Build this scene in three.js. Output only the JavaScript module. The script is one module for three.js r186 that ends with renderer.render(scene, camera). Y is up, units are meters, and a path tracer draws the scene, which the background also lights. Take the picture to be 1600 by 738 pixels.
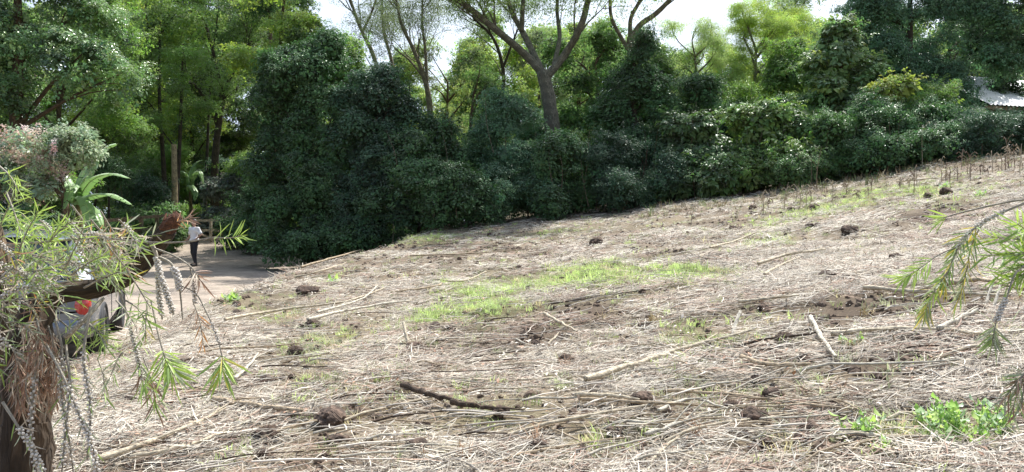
import * as THREE from 'three';
import { mergeGeometries } from 'three/addons/utils/BufferGeometryUtils.js';

// ---------------------------------------------------------------- camera, sky, sun, exposure
const EYE = 1.67, F = 1207;
const renderer = new THREE.WebGLRenderer({ antialias: true });
renderer.setSize(1024, 472);
renderer.toneMapping = THREE.LinearToneMapping;
renderer.toneMappingExposure = 1.6;
renderer.outputColorSpace = THREE.SRGBColorSpace;
renderer.shadowMap.enabled = true;
const scene = new THREE.Scene();
const camera = new THREE.PerspectiveCamera(34.0, 1024 / 472, 0.1, 2000);
camera.position.set(0, EYE, 0);
camera.lookAt(0, EYE - Math.tan(1.09 * Math.PI / 180), -1);
scene.add(camera);

const SUN_AZ = 32 * Math.PI / 180, SUN_EL = 56 * Math.PI / 180;
const sunDir = new THREE.Vector3(Math.sin(SUN_AZ) * Math.cos(SUN_EL), Math.sin(SUN_EL), -Math.cos(SUN_AZ) * Math.cos(SUN_EL));
{
  const W = 256, Hh = 128, data = new Float32Array(W * Hh * 4), v = new THREE.Vector3();
  for (let j = 0; j < Hh; j++) for (let i = 0; i < W; i++) {
    const el = ((j + 0.5) / Hh - 0.5) * Math.PI, az = ((i + 0.5) / W - 0.5) * 2 * Math.PI;
    v.set(Math.cos(el) * Math.cos(az), Math.sin(el), Math.cos(el) * Math.sin(az));
    const t = Math.pow(Math.max(0, 1 - Math.max(0, v.y)), 2.2), c = Math.max(0, v.dot(sunDir));
    const glow = 0.4 * Math.pow(c, 10) + 0.95 * Math.pow(c, 2.5);
    const k = (j * W + i) * 4;
    data[k] = 0.06 + 0.62 * t + glow; data[k + 1] = 0.13 + 0.66 * t + glow; data[k + 2] = 0.29 + 0.64 * t + glow; data[k + 3] = 1;
    if (v.y < 0) { data[k] = 0.3; data[k + 1] = 0.32; data[k + 2] = 0.28; }
  }
  const tex = new THREE.DataTexture(data, W, Hh, THREE.RGBAFormat, THREE.FloatType);
  tex.mapping = THREE.EquirectangularReflectionMapping; tex.magFilter = THREE.LinearFilter; tex.minFilter = THREE.LinearFilter;
  tex.colorSpace = THREE.LinearSRGBColorSpace; tex.needsUpdate = true;
  scene.background = tex; scene.environment = tex;
}
const sun = new THREE.DirectionalLight(new THREE.Color(1, 0.965, 0.91), 5.0);
sun.position.copy(sunDir).multiplyScalar(90).add(new THREE.Vector3(0, 0, -20));
sun.target.position.set(0, 0, -20);
sun.castShadow = true;
sun.shadow.mapSize.set(4096, 4096);
Object.assign(sun.shadow.camera, { left: -45, right: 45, top: 45, bottom: -45, near: 1, far: 220 });
scene.add(sun, sun.target);

// ---------------------------------------------------------------- helpers
function rng(seed) { let a = (seed * 2654435761) >>> 0; return () => { a = (a + 0x6D2B79F5) | 0; let t = Math.imul(a ^ (a >>> 15), 1 | a); t = (t + Math.imul(t ^ (t >>> 7), 61 | t)) ^ t; return ((t ^ (t >>> 14)) >>> 0) / 4294967296; }; }
const V = (x, y, z) => new THREE.Vector3(x, y, z);
const clamp = (x, a = 0, b = 1) => Math.min(b, Math.max(a, x));
const sst = (a, b, x) => { const t = clamp((x - a) / (b - a)); return t * t * (3 - 2 * t); };
const mix = (a, b, t) => a + (b - a) * t;
const hash2 = (x, y) => { let h = Math.imul(x | 0, 374761393) + Math.imul(y | 0, 668265263); h = Math.imul(h ^ (h >>> 13), 1274126177); return ((h ^ (h >>> 16)) >>> 0) / 4294967296; };
function noise2(x, y) { const xi = Math.floor(x), yi = Math.floor(y); let u = x - xi, v = y - yi; u = u * u * (3 - 2 * u); v = v * v * (3 - 2 * v); return mix(mix(hash2(xi, yi), hash2(xi + 1, yi), u), mix(hash2(xi, yi + 1), hash2(xi + 1, yi + 1), u), v); }
function fbm(x, y, o = 4) { let s = 0, a = 0.5, n = 0; for (let i = 0; i < o; i++) { s += a * noise2(x, y); n += a; x = x * 2.03 + 17.1; y = y * 2.03 + 9.7; a *= 0.5; } return s / n; }
const used = {};
function numbered(name) { const n = used[name] = (used[name] ?? -1) + 1; return n ? `${name}_${String(n).padStart(3, '0')}` : name; }
function shade(o) { o.traverse((m) => { if (m.isMesh) { m.castShadow = true; m.receiveShadow = true; } }); return o; }
function tag(o, label, category, group, kind) { o.userData.label = label; o.userData.category = category; if (group) o.userData.group = group; if (kind) o.userData.kind = kind; return o; }
function thing(name, label, category, x = 0, y = 0, z = 0, turn = 0, group) { const o = new THREE.Group(); o.name = numbered(name); o.position.set(x, y, z); o.rotation.y = turn; scene.add(o); return tag(o, label, category, group); }
function part(name, geo, mat, parent) { const m = new THREE.Mesh(geo, mat); m.name = name; m.castShadow = m.receiveShadow = true; parent.add(m); return m; }
function solo(name, geo, mat, label, category, group) { const m = new THREE.Mesh(geo, mat); m.name = numbered(name); m.castShadow = m.receiveShadow = true; scene.add(m); return tag(m, label, category, group); }

// pixel of the 1600 x 738 photograph at a depth d, as a point of the place
const at = (px, py, d) => V((px - 800) / F * d, EYE + (346 - py) / F * d, -d);

// mesh builder with shared vertices
class MB {
  constructor() { this.p = []; this.c = []; this.uv = []; this.i = []; this.col = [1, 1, 1]; }
  color(r, g, b) { this.col = [r, g, b]; return this; }
  v(x, y, z, u = 0, w = 0) { this.p.push(x, y, z); this.c.push(...this.col); this.uv.push(u, w); return this.p.length / 3 - 1; }
  tri(a, b, c) { this.i.push(a, b, c); }
  quad(a, b, c, d) { this.i.push(a, b, c, a, c, d); }
  tube(pts, rad, sides = 7, cap = true, jitter = 0, R = Math.random) {
    const n = pts.length, t = V(0, 0, 0), up = V(0, 1, 0), x = V(0, 0, 0), y = V(0, 0, 0); let rings = [], len = 0;
    t.subVectors(pts[1], pts[0]).normalize(); if (Math.abs(t.y) > 0.9) up.set(1, 0, 0); x.crossVectors(up, t).normalize();
    for (let k = 0; k < n; k++) {
      t.subVectors(pts[Math.min(n - 1, k + 1)], pts[Math.max(0, k - 1)]).normalize();
      x.addScaledVector(t, -x.dot(t)).normalize(); y.crossVectors(t, x);
      if (k) len += pts[k].distanceTo(pts[k - 1]);
      const r = typeof rad === 'function' ? rad(k / (n - 1)) : rad[k], ring = [];
      for (let s = 0; s <= sides; s++) {
        if (s === sides) { ring.push(ring[0]); break; }
        const a = s / sides * 2 * Math.PI, q = r * (1 + jitter * (R() - 0.5)), ca = Math.cos(a) * q, sa = Math.sin(a) * q;
        ring.push(this.v(pts[k].x + x.x * ca + y.x * sa, pts[k].y + x.y * ca + y.y * sa, pts[k].z + x.z * ca + y.z * sa, s / sides * 2 * Math.PI * Math.max(r, 0.02), len));
      }
      rings.push(ring);
    }
    for (let k = 0; k + 1 < n; k++) for (let s = 0; s < sides; s++) this.quad(rings[k][s], rings[k][s + 1], rings[k + 1][s + 1], rings[k + 1][s]);
    if (cap) for (const [ring, pt, f] of [[rings[0], pts[0], 1], [rings[n - 1], pts[n - 1], 0]]) { const c = this.v(pt.x, pt.y, pt.z); for (let s = 0; s < sides; s++) f ? this.tri(c, ring[s + 1], ring[s]) : this.tri(c, ring[s], ring[s + 1]); }
    return this;
  }
  box(cx, cy, cz, sx, sy, sz, turn = 0) {
    const g = [[-1, -1, -1], [1, -1, -1], [1, 1, -1], [-1, 1, -1], [-1, -1, 1], [1, -1, 1], [1, 1, 1], [-1, 1, 1]], c = Math.cos(turn), s = Math.sin(turn);
    for (const f of [[0, 3, 2, 1], [4, 5, 6, 7], [0, 1, 5, 4], [2, 3, 7, 6], [1, 2, 6, 5], [0, 4, 7, 3]]) {
      const q = f.map((k) => { const [a, b, d] = g[k]; const lx = a * sx / 2, lz = d * sz / 2; return this.v(cx + lx * c + lz * s, cy + b * sy / 2, cz - lx * s + lz * c, a * sx / 2 + d * sz / 2, b * sy / 2); });
      this.quad(...q);
    }
    return this;
  }
  geo(colors = false) {
    const g = new THREE.BufferGeometry();
    g.setAttribute('position', new THREE.Float32BufferAttribute(this.p, 3));
    g.setAttribute('uv', new THREE.Float32BufferAttribute(this.uv, 2));
    if (colors) g.setAttribute('color', new THREE.Float32BufferAttribute(this.c, 3));
    g.setIndex(this.i); g.computeVertexNormals(); return g;
  }
}
const curve = (pts, n) => new THREE.CatmullRomCurve3(pts).getPoints(n);

// ---------------------------------------------------------------- terrain
const edgeX = (d) => -4.05 - 0.65 * sst(7, 12, d) + 1.6 * sst(16, 24, d) + 1.0 * sst(23, 28, d);   // left edge of the field above the drive
const roadY = (d) => 0.72 * sst(27, 37, d) + 0.8 * sst(38, 60, d);
function fieldY(x, d) {
  const dd = d < 26 ? d : 26 + (d - 26) * 0.35 ;
  let h = 0.05 + 0.035 * dd + 0.001 * dd * dd;
  const xx = Math.min(x, 14) + Math.max(0, Math.min(x, 40) - 14) * 0.35;
  h += xx > 0 ? 0.105 * xx + 0.0034 * xx * xx : 0.06 * xx;
  return h;
}
function H0(x, d) {
  const e = edgeX(clamp(d, 0, 60)), k = sst(e - 1.5, e + 0.35, x);
  return mix(roadY(d), Math.max(fieldY(Math.max(x, e - 2), d), -0.05), k);
}
function H(x, d) {
  let h = H0(x, d);
  const onField = sst(-5.6, -4.2, x);
  if (onField > 0 && d < 45 && d > -8) h += onField * ((fbm(x * 0.55 + 40, d * 0.55, 3) - 0.5) * 0.20 + (fbm(x * 2.3, d * 2.3 + 50, 3) - 0.5) * 0.11);
  return h;
}
function ground(px, py) {   // where the sight line of a photo pixel meets the ground
  const sx = (px - 800) / F, sy = (346 - py) / F; let d = 1.5;
  while (d < 60 && EYE + sy * d > H(sx * d, d)) d += 0.02 + d * 0.002;
  return { x: sx * d, d, y: H(sx * d, d), s: d / F };
}
const G = (x, d, lift = 0) => V(x, H(x, d) + lift, -d);

// patches of the field: [px, py, rx px, ry px, strength] -> green; others -> bare brown soil
const greenPx = [[740, 462, 90, 26, 1.1], [700, 495, 45, 12, 0.8], [890, 440, 70, 16, 0.9], [1010, 435, 90, 18, 0.9], [1110, 425, 50, 14, 0.7], [940, 412, 80, 14, 0.5], [520, 600, 90, 40, 0.35], [560, 545, 90, 25, 0.35], [1180, 380, 60, 10, 0.6], [1340, 305, 110, 14, 0.7], [1290, 330, 80, 10, 0.6], [680, 370, 60, 8, 0.8], [1120, 545, 60, 18, 0.5], [1020, 580, 70, 18, 0.35], [760, 655, 90, 20, 0.4], [1380, 690, 60, 22, 0.5], [1500, 690, 80, 26, 0.7], [360, 460, 30, 14, 0.8], [430, 500, 40, 10, 0.4], [1070, 520, 40, 14, 0.4], [930, 700, 90, 24, 0.35], [1480, 300, 90, 12, 0.45], [1220, 350, 70, 9, 0.5], [480, 530, 60, 12, 0.4], [860, 365, 60, 6, 0.4], [420, 690, 60, 30, 0.25]];
const soilPx = [[760, 520, 130, 30, 0.9], [900, 490, 120, 22, 0.8], [660, 545, 70, 26, 0.5], [1240, 470, 140, 30, 0.6], [1420, 480, 130, 24, 0.7], [1450, 560, 120, 26, 0.4], [520, 430, 110, 20, 0.5], [820, 395, 160, 14, 0.4], [1060, 395, 90, 14, 0.4], [1480, 340, 120, 24, 0.6], [700, 610, 80, 20, 0.4], [460, 560, 60, 20, 0.3], [1200, 560, 100, 25, 0.3], [1000, 640, 140, 30, 0.2]];
const patch = (list) => list.map(([px, py, rx, ry, s]) => { const g = ground(px, py), a = ground(px, py - ry), b = ground(px, py + ry); return { x: g.x, d: g.d, rx: rx * g.s, rd: Math.max(0.25, (a.d - b.d) / 2), s }; });
const greens = patch(greenPx), soils = patch(soilPx);
const amount = (list, x, d) => { let t = 0; for (const p of list) { const a = (x - p.x) / p.rx, b = (d - p.d) / p.rd, q = a * a + b * b; if (q < 6) t += p.s * Math.exp(-q); } return t; };
const greenAt = (x, d) => clamp(amount(greens, x, d) * (0.35 + 1.3 * fbm(x * 1.6, d * 1.6, 3)) + 0.14 * sst(0.52, 0.75, fbm(x * 0.5 + 7, d * 0.5, 3)));
const soilAt = (x, d) => clamp(amount(soils, x, d) * (0.4 + 1.2 * fbm(x * 1.3 + 30, d * 1.3, 3)) + 0.5 * sst(0.5, 0.75, fbm(x * 0.8 + 70, d * 0.8, 3)));

// ---------------------------------------------------------------- textures and materials
function canvasTex(size, draw, srgb = true) {
  const c = document.createElement('canvas'); c.width = c.height = size; draw(c.getContext('2d'), size);
  const t = new THREE.CanvasTexture(c); t.wrapS = t.wrapT = THREE.RepeatWrapping; if (srgb) t.colorSpace = THREE.SRGBColorSpace; return t;
}
function dataTex(size, f, srgb) {
  const d = new Uint8Array(size * size * 4);
  for (let j = 0; j < size; j++) for (let i = 0; i < size; i++) { const c = f(i / size, j / size, i, j), k = (j * size + i) * 4; d[k] = c[0]; d[k + 1] = c[1]; d[k + 2] = c[2]; d[k + 3] = 255; }
  const t = new THREE.DataTexture(d, size, size); t.wrapS = t.wrapT = THREE.RepeatWrapping; t.magFilter = THREE.LinearFilter; t.minFilter = THREE.LinearMipmapLinearFilter; t.generateMipmaps = true;
  if (srgb) t.colorSpace = THREE.SRGBColorSpace; t.needsUpdate = true; return t;
}
const tile = (u, v, n) => { const f = (a, b) => fbm(a * n, b * n, 4); const s = u, t = v; return (f(s, t) * (1 - s) + f(s - 1, t) * s) * (1 - t) + (f(s, t - 1) * (1 - s) + f(s - 1, t - 1) * s) * t; };
const strawTex = canvasTex(2048, (g, S) => {
  const R = rng(5); g.fillStyle = '#8f8373'; g.fillRect(0, 0, S, S);
  for (let k = 0; k < 26000; k++) {
    const x = R() * S, y = R() * S, a = (R() - 0.5) * 1.9, l = 5 + R() * R() * 60, w = 0.8 + R() * 2.6, t = R();
    const c = t < 0.4 ? [228, 218, 200] : t < 0.58 ? [196, 182, 158] : t < 0.7 ? [150, 156, 110] : t < 0.84 ? [122, 106, 90] : [60, 50, 42], q = 0.8 + R() * 0.3;
    g.strokeStyle = `rgba(${c.map((z) => Math.min(255, Math.round(z * q))).join(',')},0.85)`; g.lineWidth = w;
    for (const ox of [0, -S, S]) for (const oy of [0, -S, S]) { if (x + ox < -60 || x + ox > S + 60 || y + oy < -60 || y + oy > S + 60) continue; g.beginPath(); g.moveTo(x + ox, y + oy); g.lineTo(x + ox + Math.cos(a) * l, y + oy + Math.sin(a) * l); g.stroke(); }
  }
});
const dirtTex = dataTex(512, (u, v) => { const n = tile(u, v, 8), m = tile(u, v, 60); const k = 205 + (n - 0.5) * 110 + (m - 0.5) * 100; return [clamp(k * 1.04, 0, 255), clamp(k, 0, 255), clamp(k * 0.95, 0, 255)]; }, true);
const noiseTex = dataTex(256, (u, v) => { const n = 255 * clamp(tile(u, v, 12)); return [n, n, n]; }, false);
const barkTex = dataTex(256, (u, v) => { const n = tile(u, v, 6), m = fbm(u * 40, v * 7, 3); const k = 185 + (n - 0.5) * 150 + (m - 0.5) * 130; return [clamp(k * 1.03, 0, 255), clamp(k, 0, 255), clamp(k * 0.93, 0, 255)]; }, true);
const barkBump = dataTex(256, (u, v) => { const k = 255 * clamp(fbm(u * 34, v * 6, 4)); return [k, k, k]; }, false);
const rep = (t, r) => { const c = t.clone(); c.repeat.set(r, r); c.needsUpdate = true; return c; };
const mat = (r, g, b, rough = 0.85, more = {}) => new THREE.MeshStandardMaterial({ color: new THREE.Color().setRGB(r, g, b), roughness: rough, side: THREE.DoubleSide, ...more });
const bark = (r, g, b) => mat(r, g, b, 0.95, { map: rep(barkTex, 2.5), bumpMap: rep(barkBump, 2.5), bumpScale: 0.02 });
const leafMat = (transmission, coat = 0, coatRough = 0.35) => new THREE.MeshPhysicalMaterial({ color: 0xffffff, roughness: 1, side: THREE.DoubleSide, transmission, thickness: 0, clearcoat: coat, clearcoatRoughness: coatRough });
const LEAF = { soft: leafMat(0.55), glossy: leafMat(0.42, 0.5, 0.34), dark: leafMat(0.38, 0.25, 0.22), shiny: leafMat(0.4, 1, 0.24) };
const BARK = { grey: bark(0.36, 0.32, 0.26), brown: bark(0.22, 0.16, 0.11), dark: bark(0.12, 0.1, 0.08) };

// ---------------------------------------------------------------- ground sheet, drive
{
  const xs = [], ds = [];
  const line = (a, b, s, out) => { for (let x = a; x < b - 1e-6; x += s) out.push(x); };
  for (const x of [-600, -300, -150, -90, -60, -45, -35]) xs.push(x); line(-30, -8, 0.5, xs); line(-8, 12, 0.085, xs); line(12, 20, 0.3, xs); line(20, 46, 1, xs); for (const x of [46, 60, 90, 150, 300, 600]) xs.push(x);
  for (const d of [-200, -60, -20]) ds.push(d); line(-10, 2, 0.6, ds); line(2, 14, 0.07, ds); line(14, 27, 0.12, ds); line(27, 60, 0.7, ds); for (const d of [60, 75, 100, 150, 300, 700]) ds.push(d);
  const m = new MB();
  for (const d of ds) for (const x of xs) {
    const g = greenAt(x, d), s = soilAt(x, d), n = fbm(x * 1.1, d * 1.1, 3);
    const n3 = fbm(x * 5 + 3, d * 5, 3), nn = clamp(n * 0.6 + n3 * 0.6 - 0.1); let c = [mix(0.28, 0.95, nn), mix(0.25, 0.88, nn), mix(0.2, 0.78, nn)];
    c = c.map((q, i) => mix(q, [0.22, 0.17, 0.13][i], s * 0.85)); c = c.map((q, i) => mix(q, [0.45, 0.56, 0.24][i], g * 0.8));
    const wood = Math.max(sst(25, 28, d - 0.08 * x), sst(-5.2, -6.2, x)); c = c.map((q, i) => mix(q, [0.22, 0.2, 0.13][i] * (0.7 + 0.6 * n), wood));
    m.col = c; m.v(x, H(x, d), -d, x / 2.6, d / 2.6);
  }
  const W = xs.length; for (let j = 0; j + 1 < ds.length; j++) for (let i = 0; i + 1 < W; i++) m.quad(j * W + i, j * W + i + 1, (j + 1) * W + i + 1, (j + 1) * W + i);
  const o = new THREE.Mesh(m.geo(true), new THREE.MeshStandardMaterial({ vertexColors: true, map: strawTex, roughness: 1, side: THREE.DoubleSide }));
  o.name = 'ground'; o.receiveShadow = o.castShadow = true; scene.add(o); tag(o, 'cleared sloping field strewn with dry straw and bare soil', 'field', null, 'structure');
  // drive
  const path = curve([V(-7.6, 0, 10), V(-7.4, 0, 0), V(-7.9, 0, -9), V(-8.9, 0, -17), V(-10.4, 0, -25), V(-12.4, 0, -33), V(-14.6, 0, -42), V(-19, 0, -56)], 120), r = new MB();
  path.forEach((p, k) => {
    const q = path[Math.min(120, k + 1)], b = path[Math.max(0, k - 1)], n = V(-(q.z - b.z), 0, q.x - b.x).normalize();
    for (let i = 0; i <= 24; i++) {
      const t = i / 24 * 2 - 1, w = 3.1 + 0.5 * (fbm(k * 0.3, t > 0 ? 3 : 9, 3) - 0.5) + 1.3 * sst(20, 27, -p.z) * (t > 0 ? 1 : 0.3), x = p.x + n.x * t * w, d = -(p.z + n.z * t * w);
      const edge = Math.abs(t) > 0.95 ? -0.06 : 0.012 + 0.02 * Math.pow(Math.sin(t * 4.6), 2) * 0.6 + 0.025 * (fbm(x * 0.9, d * 0.9, 3));
      const tone = 0.8 + 0.4 * fbm(x * 0.8, d * 0.25, 3);
      r.color(0.5 * tone, 0.45 * tone, 0.40 * tone); r.v(x, H0(x, d) + edge, -d, x / 2, d / 2);
    }
  });
  for (let k = 0; k < 120; k++) for (let i = 0; i < 24; i++) { const a = k * 25 + i; r.quad(a, a + 1, a + 26, a + 25); }
  const ro = new THREE.Mesh(r.geo(true), new THREE.MeshStandardMaterial({ vertexColors: true, map: dirtTex, roughness: 1, bumpMap: rep(noiseTex, 3), bumpScale: 0.015, side: THREE.DoubleSide }));
  ro.name = 'road'; ro.castShadow = ro.receiveShadow = true; scene.add(ro); tag(ro, 'pale dirt drive running from the parked car to the gate', 'road', null, 'structure');
}

// ---------------------------------------------------------------- leaf sprays and trees
function spray(seed, n, len, wid, radius, droop, flat = 0.5) {   // a twig end with n leaves, a few decimetres across
  const R = rng(seed), m = new MB(), a = V(), t = V(), s = V(), b = V();
  for (let k = 0; k < n; k++) {
    const az = R() * 6.283, el = (R() * 1.3 - 0.35) * (1 - flat * 0.6), q = radius * (0.15 + 0.85 * Math.sqrt(R()));
    b.set(Math.cos(az) * Math.cos(el), Math.sin(el) * 0.8, Math.sin(az) * Math.cos(el)).multiplyScalar(q);
    t.set(Math.cos(az + (R() - 0.5) * 1.6), (R() - 0.35) * 0.8 - droop, Math.sin(az + (R() - 0.5) * 1.6)).normalize();
    s.set(-t.z, (R() - 0.5) * 0.7, t.x).normalize(); a.crossVectors(t, s); if (a.y < 0) a.negate();
    const l = len * (0.65 + 0.6 * R()), w = wid * (0.7 + 0.6 * R()) / 2;
    const P = (u, v, h) => m.v(b.x + t.x * u + s.x * v + a.x * h, b.y + t.y * u + s.y * v + a.y * h, b.z + t.z * u + s.z * v + a.z * h);
    const p0 = P(0, 0, 0), p1 = P(l * 0.45, w, w * 0.35), p2 = P(l * 0.45, -w, w * 0.35), p3 = P(l * 0.5, 0, 0), p4 = P(l, 0, -l * 0.15);
    m.tri(p0, p3, p1); m.tri(p0, p2, p3); m.tri(p1, p3, p4); m.tri(p3, p2, p4);
  }
  return m.geo();
}
const SPRAY = {
  broad: spray(1, 16, 0.13, 0.062, 0.24, 0.25), big: spray(2, 11, 0.21, 0.11, 0.28, 0.3), fine: spray(3, 30, 0.075, 0.02, 0.28, 0.35, 0.2), small: spray(4, 20, 0.085, 0.042, 0.24, 0.2),
  weep: spray(6, 26, 0.11, 0.018, 0.3, 0.9, 0), blossom: spray(7, 14, 0.06, 0.05, 0.12, -0.2, 0), pinnate: spray(8, 22, 0.10, 0.03, 0.26, 0.4, 0.4),
};
const UP = V(0, 1, 0);
function crown(name, parent, lobes, { geo = 'broad', mat: lm = 'dark', color = [0.09, 0.17, 0.05], vary = 0.3, density = 24, scale = 1, sub = 9, subR = 0.48, seed = 1, shell = 0.55, tint = null, tintShare = 0, up = 0.4, drop = 0, gaps = 0.2, shoots = 2 }) {
  const R = rng(seed * 77 + 3), mats = [], cols = [], q = new THREE.Quaternion(), q2 = new THREE.Quaternion(), n = V(), p = V();
  const add = (pos, nor, s, c) => { n.copy(nor).multiplyScalar(1 - up).add(V(0, up, 0)).add(V(R() - 0.5, R() - 0.5, R() - 0.5)).normalize(); q.setFromUnitVectors(UP, n); q2.setFromAxisAngle(UP, R() * 6.283); q.multiply(q2); mats.push(new THREE.Matrix4().compose(pos, q, V(s, s, s))); cols.push(c); };
  for (const L of lobes) {
    const subs = [];
    for (let k = 0; k < sub; k++) {
      const z = R() * 2 - 1, a = R() * 6.283, h = Math.sqrt(1 - z * z), f = 0.35 + 0.4 * R(), sr = subR * (0.65 + 0.7 * R());
      subs.push({ c: V(L.c.x + h * Math.cos(a) * L.r.x * f, L.c.y + z * L.r.y * f, L.c.z + h * Math.sin(a) * L.r.z * f), r: V(L.r.x * sr, L.r.y * sr, L.r.z * sr), tone: 1 + (R() - 0.5) * 0.35, t: R() < tintShare });
    }
    L.subs = subs;
    for (const S of subs) {
      const area = 4 * Math.PI * Math.pow((Math.pow(S.r.x * S.r.y, 1.6) + Math.pow(S.r.x * S.r.z, 1.6) + Math.pow(S.r.y * S.r.z, 1.6)) / 3, 1 / 1.6), N = Math.ceil(area * density * 0.85);
      const ax = V(), pp = V();
      for (let k = 0; k < N;) {   // leafy twigs that run outwards and droop, each carrying a handful of sprays
        const z = R() * 1.8 - 0.75, a = R() * 6.283, h = Math.sqrt(Math.max(0, 1 - z * z)), len = 0.62 + 0.5 * Math.pow(R(), 0.8) + (R() < 0.16 ? 0.35 * R() : 0), n7 = 4 + Math.floor(R() * 5), sag = (0.1 + 0.25 * R()) * Math.min(S.r.x, S.r.y) + drop, wob = 0.16 * (R() - 0.5), tw = 1 + (R() - 0.5) * vary;
        n.set(h * Math.cos(a), z, h * Math.sin(a));
        for (let i = 0; i < n7; i++, k++) {
          const f = len * mix(shell, 1, Math.pow((i + R()) / n7, 0.7)), q0 = f * f;
          pp.set(S.c.x + n.x * S.r.x * f + wob * q0 * S.r.x + (R() - 0.5) * 0.22, S.c.y + n.y * S.r.y * f - sag * q0 * 0.6 + (R() - 0.5) * 0.2, S.c.z + n.z * S.r.z * f + (R() - 0.5) * 0.22);
          if (pp.y < H0(pp.x, -pp.z) + 0.1 || noise2(pp.x * 1.5 + pp.z * 0.9 + seed * 3.1, pp.y * 1.7 - pp.z * 0.8) < gaps) continue;
          const g = S.tone * tw * (1 + (R() - 0.5) * vary), y = (R() - 0.5) * vary * 0.8, bb = S.t && tint ? tint : color;
          ax.copy(n); add(pp.clone(), ax, scale * (0.5 + 0.8 * R()), [bb[0] * g * (1 + y), bb[1] * g, bb[2] * g * (1 - y * 0.5)]);
        }
      }
      for (let k = 0; k < shoots; k++) { // long shoots that stand out of the outline
        const a = R() * 6.283, z = 0.1 + 0.8 * R(), h = Math.sqrt(1 - z * z), st = V(S.c.x + h * Math.cos(a) * S.r.x * 0.9, S.c.y + z * S.r.y * 0.9, S.c.z + h * Math.sin(a) * S.r.z * 0.9), dir = V(h * Math.cos(a) + (R() - 0.5), 0.5 + 0.7 * R(), h * Math.sin(a) + (R() - 0.5)).normalize(), ln = (0.3 + 0.6 * R()) * scale, tw = 1 + (R() - 0.3) * 0.5;
        for (let i = 0; i < 6; i++) { const t = (i + R() * 0.6) / 6; add(st.clone().addScaledVector(dir, ln * t).add(V(0, -0.18 * t * t, 0)), dir, scale * (0.75 - 0.4 * t), color.map((c) => c * tw * (0.8 + 0.4 * R()))); }
      }
    }
  }
  return instances(name, SPRAY[geo] ?? geo, LEAF[lm] ?? lm, mats, cols, parent);
}
let copies = 0;
function instances(name, geo, material, mats, cols, parent) {
  const o = new THREE.InstancedMesh(geo, material, mats.length), c = new THREE.Color();
  mats.forEach((m, k) => { o.setMatrixAt(k, m); if (cols) o.setColorAt(k, c.setRGB(clamp(cols[k][0], 0, 1), clamp(cols[k][1], 0, 1), clamp(cols[k][2], 0, 1))); });
  o.name = name; o.userData.kind = 'stuff'; o.castShadow = o.receiveShadow = true; parent.add(o); copies += mats.length; return o;
}
// lobes are given as [px, py, half width px, half height px, depth shift]
const lobesOf = (list, d) => list.map(([px, py, rx, ry, dz = 0]) => { const e = d + dz, c = at(px, py, e); return { c, r: V(rx * e / F, ry * e / F, Math.max(rx, ry * 0.8) * e / F * 0.9) }; });
function limbs(parent, lobes, from, r0, barkMat, R, twigs = 3) {
  for (const L of lobes) {
    const a = from(L), end = L.c.clone().add(V(0, L.r.y * 0.4, 0)), mid = a.clone().lerp(end, 0.5).add(V((R() - 0.5) * 0.5, 0.15 * end.distanceTo(a) * (R() - 0.2), (R() - 0.5) * 0.5)), m = new MB(), pts = curve([a, mid, end], 7), rr = r0 * (0.6 + 0.4 * R());
    m.tube(pts, (t) => rr * (1 - 0.8 * t), 6);
    for (let k = 0; k < twigs && L.subs; k++) { const S = L.subs[Math.floor(R() * L.subs.length)], s = pts[3 + Math.floor(R() * 4)], e = S.c.clone().lerp(end, 0.1); m.tube(curve([s, s.clone().lerp(e, 0.5).add(V(0, 0.15, 0)), e], 5), (t) => rr * 0.38 * (1 - 0.8 * t), 5); }
    part('limb', m.geo(), barkMat, parent);
  }
}
// a tree: base pixel x, depth, trunk top pixel, crown lobes
function tree(name, label, category, { px, d, topY, lean = 0, r = 0.14, lobes, barkM = BARK.brown, group, seed = 1, twigs = 3, base, ...o }) {
  const R = rng(seed * 13 + 5), x = (px - 800) / F * d, y0 = base ?? H0(x, d), top = at(px + lean, topY, d), t = thing(name, label, category, 0, 0, 0, 0, group);
  const L = lobesOf(lobes, d); crown('crown', t, L, { ...o, seed });
  const p0 = V(x, y0 - 0.15, -d), pts = curve([p0, V(mix(x, top.x, 0.3) + (R() - 0.5) * 0.2, mix(y0, top.y, 0.35), -d + (R() - 0.5) * 0.3), V(mix(x, top.x, 0.7) + (R() - 0.5) * 0.25, mix(y0, top.y, 0.7), -d), top], 14);
  part('trunk', new MB().tube(pts, (q) => r * (1.25 - 0.85 * q + 0.5 * Math.pow(1 - q, 8)), 9, true, 0.15, R).geo(), barkM, t);
  if (name === 'bush') { // bare stems among the leaves
    const m = new MB(); for (let k = 0; k < 9; k++) { const l = L[Math.floor(R() * L.length)], a = V(l.c.x + (R() - 0.5) * l.r.x, Math.max(H0(l.c.x, -l.c.z), l.c.y - l.r.y), l.c.z + l.r.z * (0.2 + 0.5 * R())), b = V(a.x + (R() - 0.5) * 0.8, l.c.y + l.r.y * (0.7 + 0.7 * R()), a.z + (R() - 0.5) * 0.5); m.tube(curve([a, a.clone().lerp(b, 0.5).add(V((R() - 0.5) * 0.3, 0, 0.1)), b], 6), (q) => 0.018 * (1 - 0.75 * q), 5, false); } const bt = part('stems', m.geo(), R() < 0.5 ? BARK.grey : BARK.brown, t); bt.userData.kind = 'stuff';
  }
  limbs(t, L, (l) => { let best = pts[5], bd = 1e9; for (let k = 4; k < 15; k++) { const dd = Math.abs(pts[k].y - (l.c.y - 0.6 * l.r.y - 0.3 * Math.hypot(l.c.x - pts[k].x, l.c.z - pts[k].z))); if (dd < bd) { bd = dd; best = pts[k]; } } return best.clone(); }, r * 0.55, barkM, R, twigs);
  return t;
}
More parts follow.
